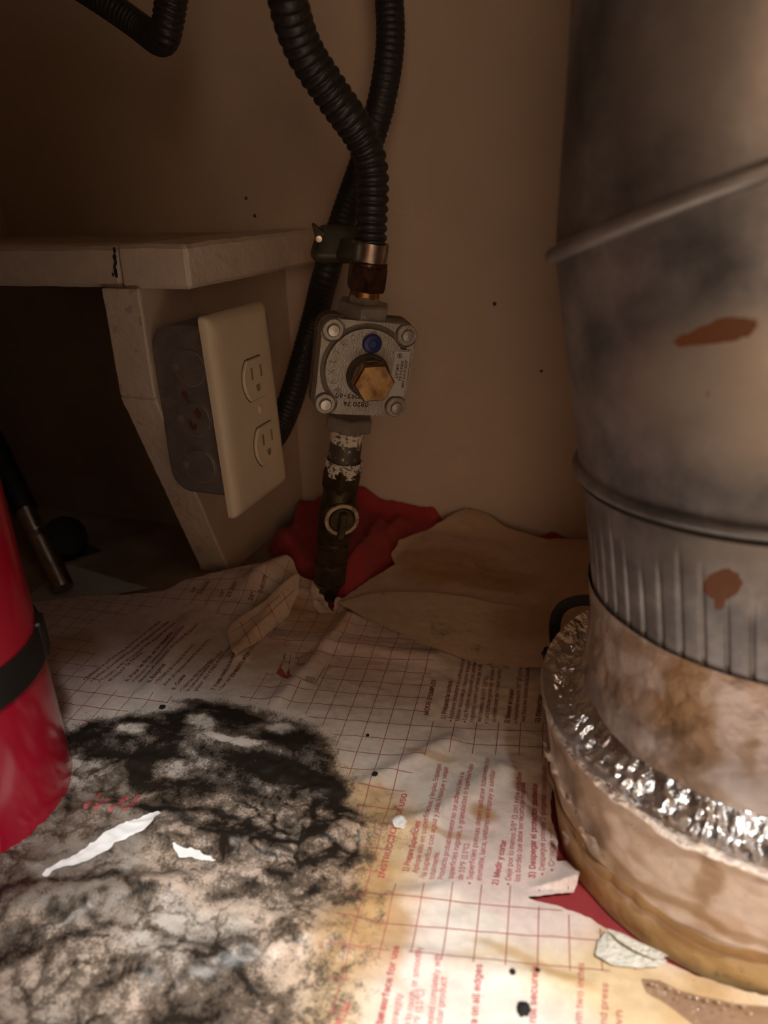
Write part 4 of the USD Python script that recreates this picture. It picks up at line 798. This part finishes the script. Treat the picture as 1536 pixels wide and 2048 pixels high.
text_lines([("• Nettoyez la surface avec du savon et de l'eau tiède", False, (185, 545), (505, 300)), ('• Retirez doucement le papier en lissant les bulles', False, (215, 550), (540, 300)), ('• Coupez avec un couteau bien aiguisé au bord', False, (248, 553), (562, 310)), ('et lissez la feuille', False, (290, 550), (430, 425)), ('4. Pour le tiroir et la tablette', True, (362, 550), (552, 350)), ('• Utilisez un couteau, à la largeur du tiroir', False, (390, 550), (605, 330)), ('désirée et appliquez au moyen de la main', False, (417, 553), (660, 310)),
    ('5. Étagères', True, (460, 565), (525, 487)), ('• Permettre de la lisière à recouvrir', False, (485, 570), (645, 390)), ('pour un recouvrement des bords', False, (520, 568), (707, 372)), ('6. Coins', True, (558, 585), (607, 522)), ('• Coupez les côtés du coin inclinés', False, (588, 590), (722, 455)), ('le chevauchement et pliez autour', False, (618, 590), (762, 420)), ('pour du coin extérieur', False, (650, 590), (795, 400)), ('7. Points ronds ou ovales', True, (725, 585), (818, 440)), ('• Tirez sur le papier en cercle', False, (748, 588), (872, 442)), ('(2 1/2") et au bord', False, (800, 530), (905, 395))], cD, 'ink_dark')
def marks(items, matname):
    out = []
    for t, px, h in items:
        u, v = px2uv(*px); m = meshkit.text_mesh(t, h, .00005, True); q = m.vertices.copy(); m.vertices = np.c_[u-q[:, 1], v+q[:, 0], q[:, 2]]; out.append(drape(m))
    obj('printed_text', cat(out), matname, pt, False)
marks([('12"', (388, 1196), .0034), ('30.4cm', (404, 1200), .0034), ('15"', (445, 1208), .0034), ('33.8cm', (461, 1208), .0034), ('18"', (505, 1213), .0034), ('56cm', (526, 1203), .0034)], 'ink_dark')
marks([('este en', (176, 1630), .003), ('Medir', (198, 1633), .003), ('en pulg.', (225, 1636), .003), ('andom', (252, 1634), .0034)], 'ink_red')
# printed drawing: a hand smoothing the film down beside a peeled-back red corner
O = px2uv(548, 1366); e_u = px2uv(634, 1372)-O; e_v = px2uv(566, 1308)-O
def dr(pts): return [O+a*e_u+b*e_v for a, b in pts]
palm = [(.47, .86), (.55, .97), (.66, .93), (.60, .84), (.66, .80), (.70, .92), (.80, 1.0)]
hand1 = [(.33, .88), (.42, .86), (.50, .92), (.60, .95), (.66, 1.02), (.74, .98), (.72, .80), (.70, .62), (.66, .52), (.62, .50), (.61, .62), (.60, .48), (.56, .45), (.55, .60), (.53, .46), (.49, .47), (.49, .62), (.46, .52), (.43, .56), (.44, .72), (.44, .80), (.33, .88)]
hand2 = [(.06, 1.0), (.04, .85), (.10, .78), (.13, .68), (.18, .66), (.20, .72), (.25, .60), (.22, .80), (.20, .95)]
lines_ = [ribbon(dr(hand1), .00038), ribbon(dr([(.74, .98), (.80, .88), (.90, .94)]), .00038), ribbon(dr(hand2), .00038), ribbon(dr([(.04, .50), (.10, .70), (.22, .72), (.26, .44), (.30, .20)]), .00038), ribbon(dr([(.26, .44), (.32, .25), (.42, .10), (1.0, .02)]), .0004), ribbon(dr([(.0, .28), (.08, .98)]), .0004), ribbon(dr([(.96, .05), (1.10, .56)]), .0004), ribbon(dr([(.72, .08), (.90, .08), (.93, .20), (.75, .20), (.72, .08)]), .0004), ribbon(dr([(.76, .11), (.86, .11), (.89, .17), (.79, .17), (.76, .11)]), .0004)]
obj('printed_drawing', drape(cat(lines_), .00026), 'ink_dark', pt, False, label='line drawing of two hands and a peeled corner')
tri = [trimesh.creation.triangulate_polygon(sg.Polygon(dr([(.0, .28), (.06, .50), (.30, .14), (.36, .03)])), engine='earcut'), trimesh.creation.triangulate_polygon(sg.Polygon(dr([(.26, .44), (.32, .25), (.40, .08), (.30, .12), (.24, .30)])), engine='earcut')]
tm = []
for v2, f2 in tri:
    m = trimesh.Trimesh(np.c_[v2, np.zeros(len(v2))], f2, process=False).subdivide_to_size(.0015); tm.append(drape(m, .00024))
obj('printed_red_corner', cat(tm), 'ink_red', pt, False)
# the folded-over pleat beside the pipe, the torn lip at the pipe
pf = floorpts([(600, 1160), (597, 1180), (575, 1212), (540, 1238), (500, 1268), (470, 1289), (461, 1284), (456, 1262), (453, 1248), (462, 1236), (490, 1219), (530, 1201), (568, 1178)], .02)
pax = unit(pf[0]-pf[5]); 
def h_pleat(x, y):
    s_ = (np.c_[x, y]-pf[5])@pax; w = (np.c_[x, y]-pf[5])@np.array([-pax[1], pax[0]]); L_ = np.linalg.norm(pf[0]-pf[5])
    return h_paper(x, y)+.0028+.011*np.clip(s_/L_, 0, 1)**1.2*.8+.0045*np.sin(np.clip(w/.02, -1, 1)*1.5)+.0012*fbm(x, y, 80, 3, 4)
plm = sheet(pf, .0011, h_pleat)
nn = len(plm.vertices); tb = np.tile(np.array([.70, .52, .36]), (nn, 1))
pl = obj('folded_pleat', plm, 'shelf_paper', pt, True, primvars={'tint': tb, 'mold': np.full(nn, .05), 'vein': np.zeros(nn)}, label='folded-over pleat of the paper beside the pipe')
gl = []
for a, b in (((470, 1270), (590, 1180)), ((463, 1250), (560, 1195)), ((500, 1225), (522, 1252)), ((535, 1206), (556, 1228)), ((478, 1232), (498, 1268)), ((565, 1188), (578, 1206))):
    A2, B2 = onz(*a, .02)[:2], onz(*b, .02)[:2]; n = 14; p = A2+(B2-A2)*np.linspace(0, 1, n)[:, None]; d = unit(B2-A2); w = np.array([-d[1], d[0]])*.00022
    v = np.vstack([p+w, p-w]); v = np.c_[v, h_pleat(v[:, 0], v[:, 1])+.0003]; i = np.arange(n-1); gl.append(trimesh.Trimesh(v, np.vstack([np.c_[i+n, i+1+n, i], np.c_[i+1+n, i+1, i]]), process=False))
obj('grid_lines', cat(gl), 'ink_grid', pl, False)
lip = [(622, 1190), (626, 1172), (642, 1159), (648, 1168), (643, 1185), (634, 1203), (648, 1210), (664, 1222), (640, 1222), (628, 1210)]
lf = floorpts(lip, .012); lc = lf.mean(0)
obj('torn_lip', sheet(lf, .0010, lambda x, y: h_paper(x, y)+.003+.010*sstep(.014, .0, np.hypot(x-hole[0], y-hole[1]))+.002*fbm(x, y, 160, 3, 2)), 'grey_scrap' if False else 'white_film', pt, True, label='white torn edge around the pipe') if False else obj('torn_lip', sheet(lf, .0010, lambda x, y: h_paper(x, y)+.002+.009*sstep(.016, .0, np.hypot(x-hole[0], y-hole[1]))+.002*fbm(x, y, 160, 3, 2)), 'plain_paper', pt, True, label='torn edge curling up around the pipe')
# bare white tears in the mouldy film
for P_ in ([(86, 1757), (98, 1763), (108, 1752), (112, 1744), (182, 1722), (232, 1696), (262, 1682), (300, 1660), (326, 1644), (318, 1638), (286, 1640), (252, 1650), (200, 1678), (150, 1708), (108, 1736), (96, 1745)], [(344, 1691), (352, 1690), (376, 1698), (400, 1702), (432, 1724), (398, 1720), (358, 1712)]):
    obj('torn_patch', sheet(floorpts(P_, .007), .0007, lambda x, y: h_paper(x, y)*.98+.0008, .0012), 'white_scrap', pt, True, label='bare white tear in the mouldy film')
# lifted plastic corner, glossy
fc = [(1190, 1912), (1196, 1880), (1210, 1868), (1240, 1880), (1292, 1905), (1334, 1925), (1318, 1938), (1270, 1934), (1225, 1930)]
ff = floorpts(fc, .008)
sc_ = thing('white_film_corner', 'glossy white plastic film corner lifted in front of the duct boot', 'plastic film')
obj('film', sheet(ff, .0010, lambda x, y: h_paper(x, y)+.0014+.0035*np.abs(fbm(x, y, 70, 3, 5))*2), 'white_film', sc_, True)
obj('folded_edge', sheet(floorpts([(1212, 1867), (1240, 1876), (1335, 1922), (1312, 1930), (1270, 1912), (1235, 1890)], .009), .0010, lambda x, y: h_paper(x, y)+.0058), 'plain_paper' if False else 'white_film', sc_, True)
# wet patch
wp_ = [(1288, 1962), (1320, 1966), (1352, 1984), (1400, 2000), (1470, 2014), (1560, 2020), (1620, 2080), (1560, 2130), (1470, 2110), (1420, 2080), (1385, 2046), (1340, 2010), (1296, 1982)]
wf = sg.Polygon(floorpts(wp_, .006)).buffer(.002).buffer(-.001)
wpoly = np.array(wf.exterior.coords)[:-1]
wm = sheet(wpoly, .0010, lambda x, y: h_paper(x, y)+.0002+.0030*sstep(0, .006, sdist(np.c_[x, y], wpoly))+.0008*fbm(x, y, 120, 2, 3))
wb = wm.copy(); wb.vertices[:, 2] = h_paper(wb.vertices[:, 0], wb.vertices[:, 1])+.0001; wb.invert()
pu = thing('water_puddle', 'shiny wet patch on the paper in the lower right corner', 'water')
obj('wet_sheet', cat([wm, wb]), 'wet_film', pu, True)
for k, (px, py, r) in enumerate([(1303, 1971, .0010), (1312, 1974, .0008), (1338, 1980, .0013), (1356, 1988, .0008), (1378, 1998, .0009), (1392, 2001, .0012), (1412, 2006, .0010), (1436, 2010, .0012), (1462, 2015, .0009), (1486, 2017, .0012), (1352, 2002, .0007), (1405, 2018, .0009), (1430, 2028, .0008), (1448, 2024, .0010), (1470, 2036, .0009), (1500, 2030, .0010)]):
    p = onz(px, py, .008); p[2] = float(h_paper(p[:1], p[1:2])[0])+.0030; m = trimesh.creation.icosphere(2, 1.0); m.vertices *= [r*.85, r*.5, r*.32]; m.apply_translation(p); obj('droplet', m, 'droplet', pu, True)

# crumbs and scraps
def crumb(px, py, r, label, matname='crumb_black', flat_=.45, seed=1, name='crumb', catg='crumb'):
    m = trimesh.creation.icosphere(3, 1.0); m.vertices *= (1+1.1*(meshkit.fbm(m.vertices*1.7+seed*5, 3, seed)-.5))[:, None]*np.array([r, r, r*flat_])
    p = onz(px, py, .006); p[2] = float(h_paper(np.array([p[0]]), np.array([p[1]]))[0])+r*flat_*.6
    m.apply_translation(p); o = obj(name, m, matname, None, True); tag(o, label, catg, None)
crumb(1047, 2019, .0025, 'black crumb on the printed paper near the bottom edge, largest of the crumbs', seed=3)
crumb(1025, 1950, .0012, 'small black crumb on the paper above the largest crumb', seed=4)
crumb(1075, 1946, .0009, 'tiny black crumb beside the red lettering, right of the small crumb', seed=5)
crumb(750, 1556, .0016, 'black crumb on the gridded paper right of the mould patch', seed=6)
crumb(735, 1472, .0010, 'tiny black crumb on the grid above the mould patch', seed=7)
crumb(325, 1416, .0018, 'flat black crumb at the upper edge of the mould patch', seed=8)
crumb(800, 1655, .0034, 'white crumb on the yellowed paper beside the mould', 'white_scrap', .5, 9, 'white_crumb')

sl = floorpts([(140, 1130), (246, 1163), (300, 1178), (200, 1196), (75, 1228), (30, 1215)], .001)
sc = obj('paper_scrap', sheet(sl, .002, lambda x, y: .0016+.0012*np.abs(fbm(x, y, 40, 3, 5)), .001), 'grey_scrap', None, True); tag(sc, 'pale grey paper scrap on the dark floor below the metal nozzle', 'paper')
# black rubber cap lying behind the nozzle
cc0 = onz(135, 1112, .0)
cap = thing('black_rubber_cap', 'black rubber cap lying on the dark floor behind the metal nozzle', 'cap')
cm = frame_z(cc0+np.array([0, 0, .016]), (.55, -.35, .55), (1, 0, 0))
obj('cap_shell', lathe([(0, .016), (.012, .0155), (.018, .013), (.0195, .006), (.0195, -.010), (.0175, -.010), (.017, .004), (0, .006)], 40, cm), 'black_plastic', cap, 40)
obj('cap_tab', T(box(.015, .033, -.007, .007, -.006, -.002, .001), cm), 'black_plastic', cap)
# dark specks of dirt on the walls
for px, py, r in ((990, 608, .0016), (1083, 742, .0012), (510, 432, .0014), (493, 397, .0013)):
    p = ony(px, py, YB); k = obj('dirt_speck', T(extrude(blotch(0, 0, r, r, px % 7), .0004), frame((p[0], YB-.0003, p[2]), (1, 0, 0), (0, 0, 1), (0, -1, 0))), 'slot_dark', stage.GetPrimAtPath('/World/wall_back'))
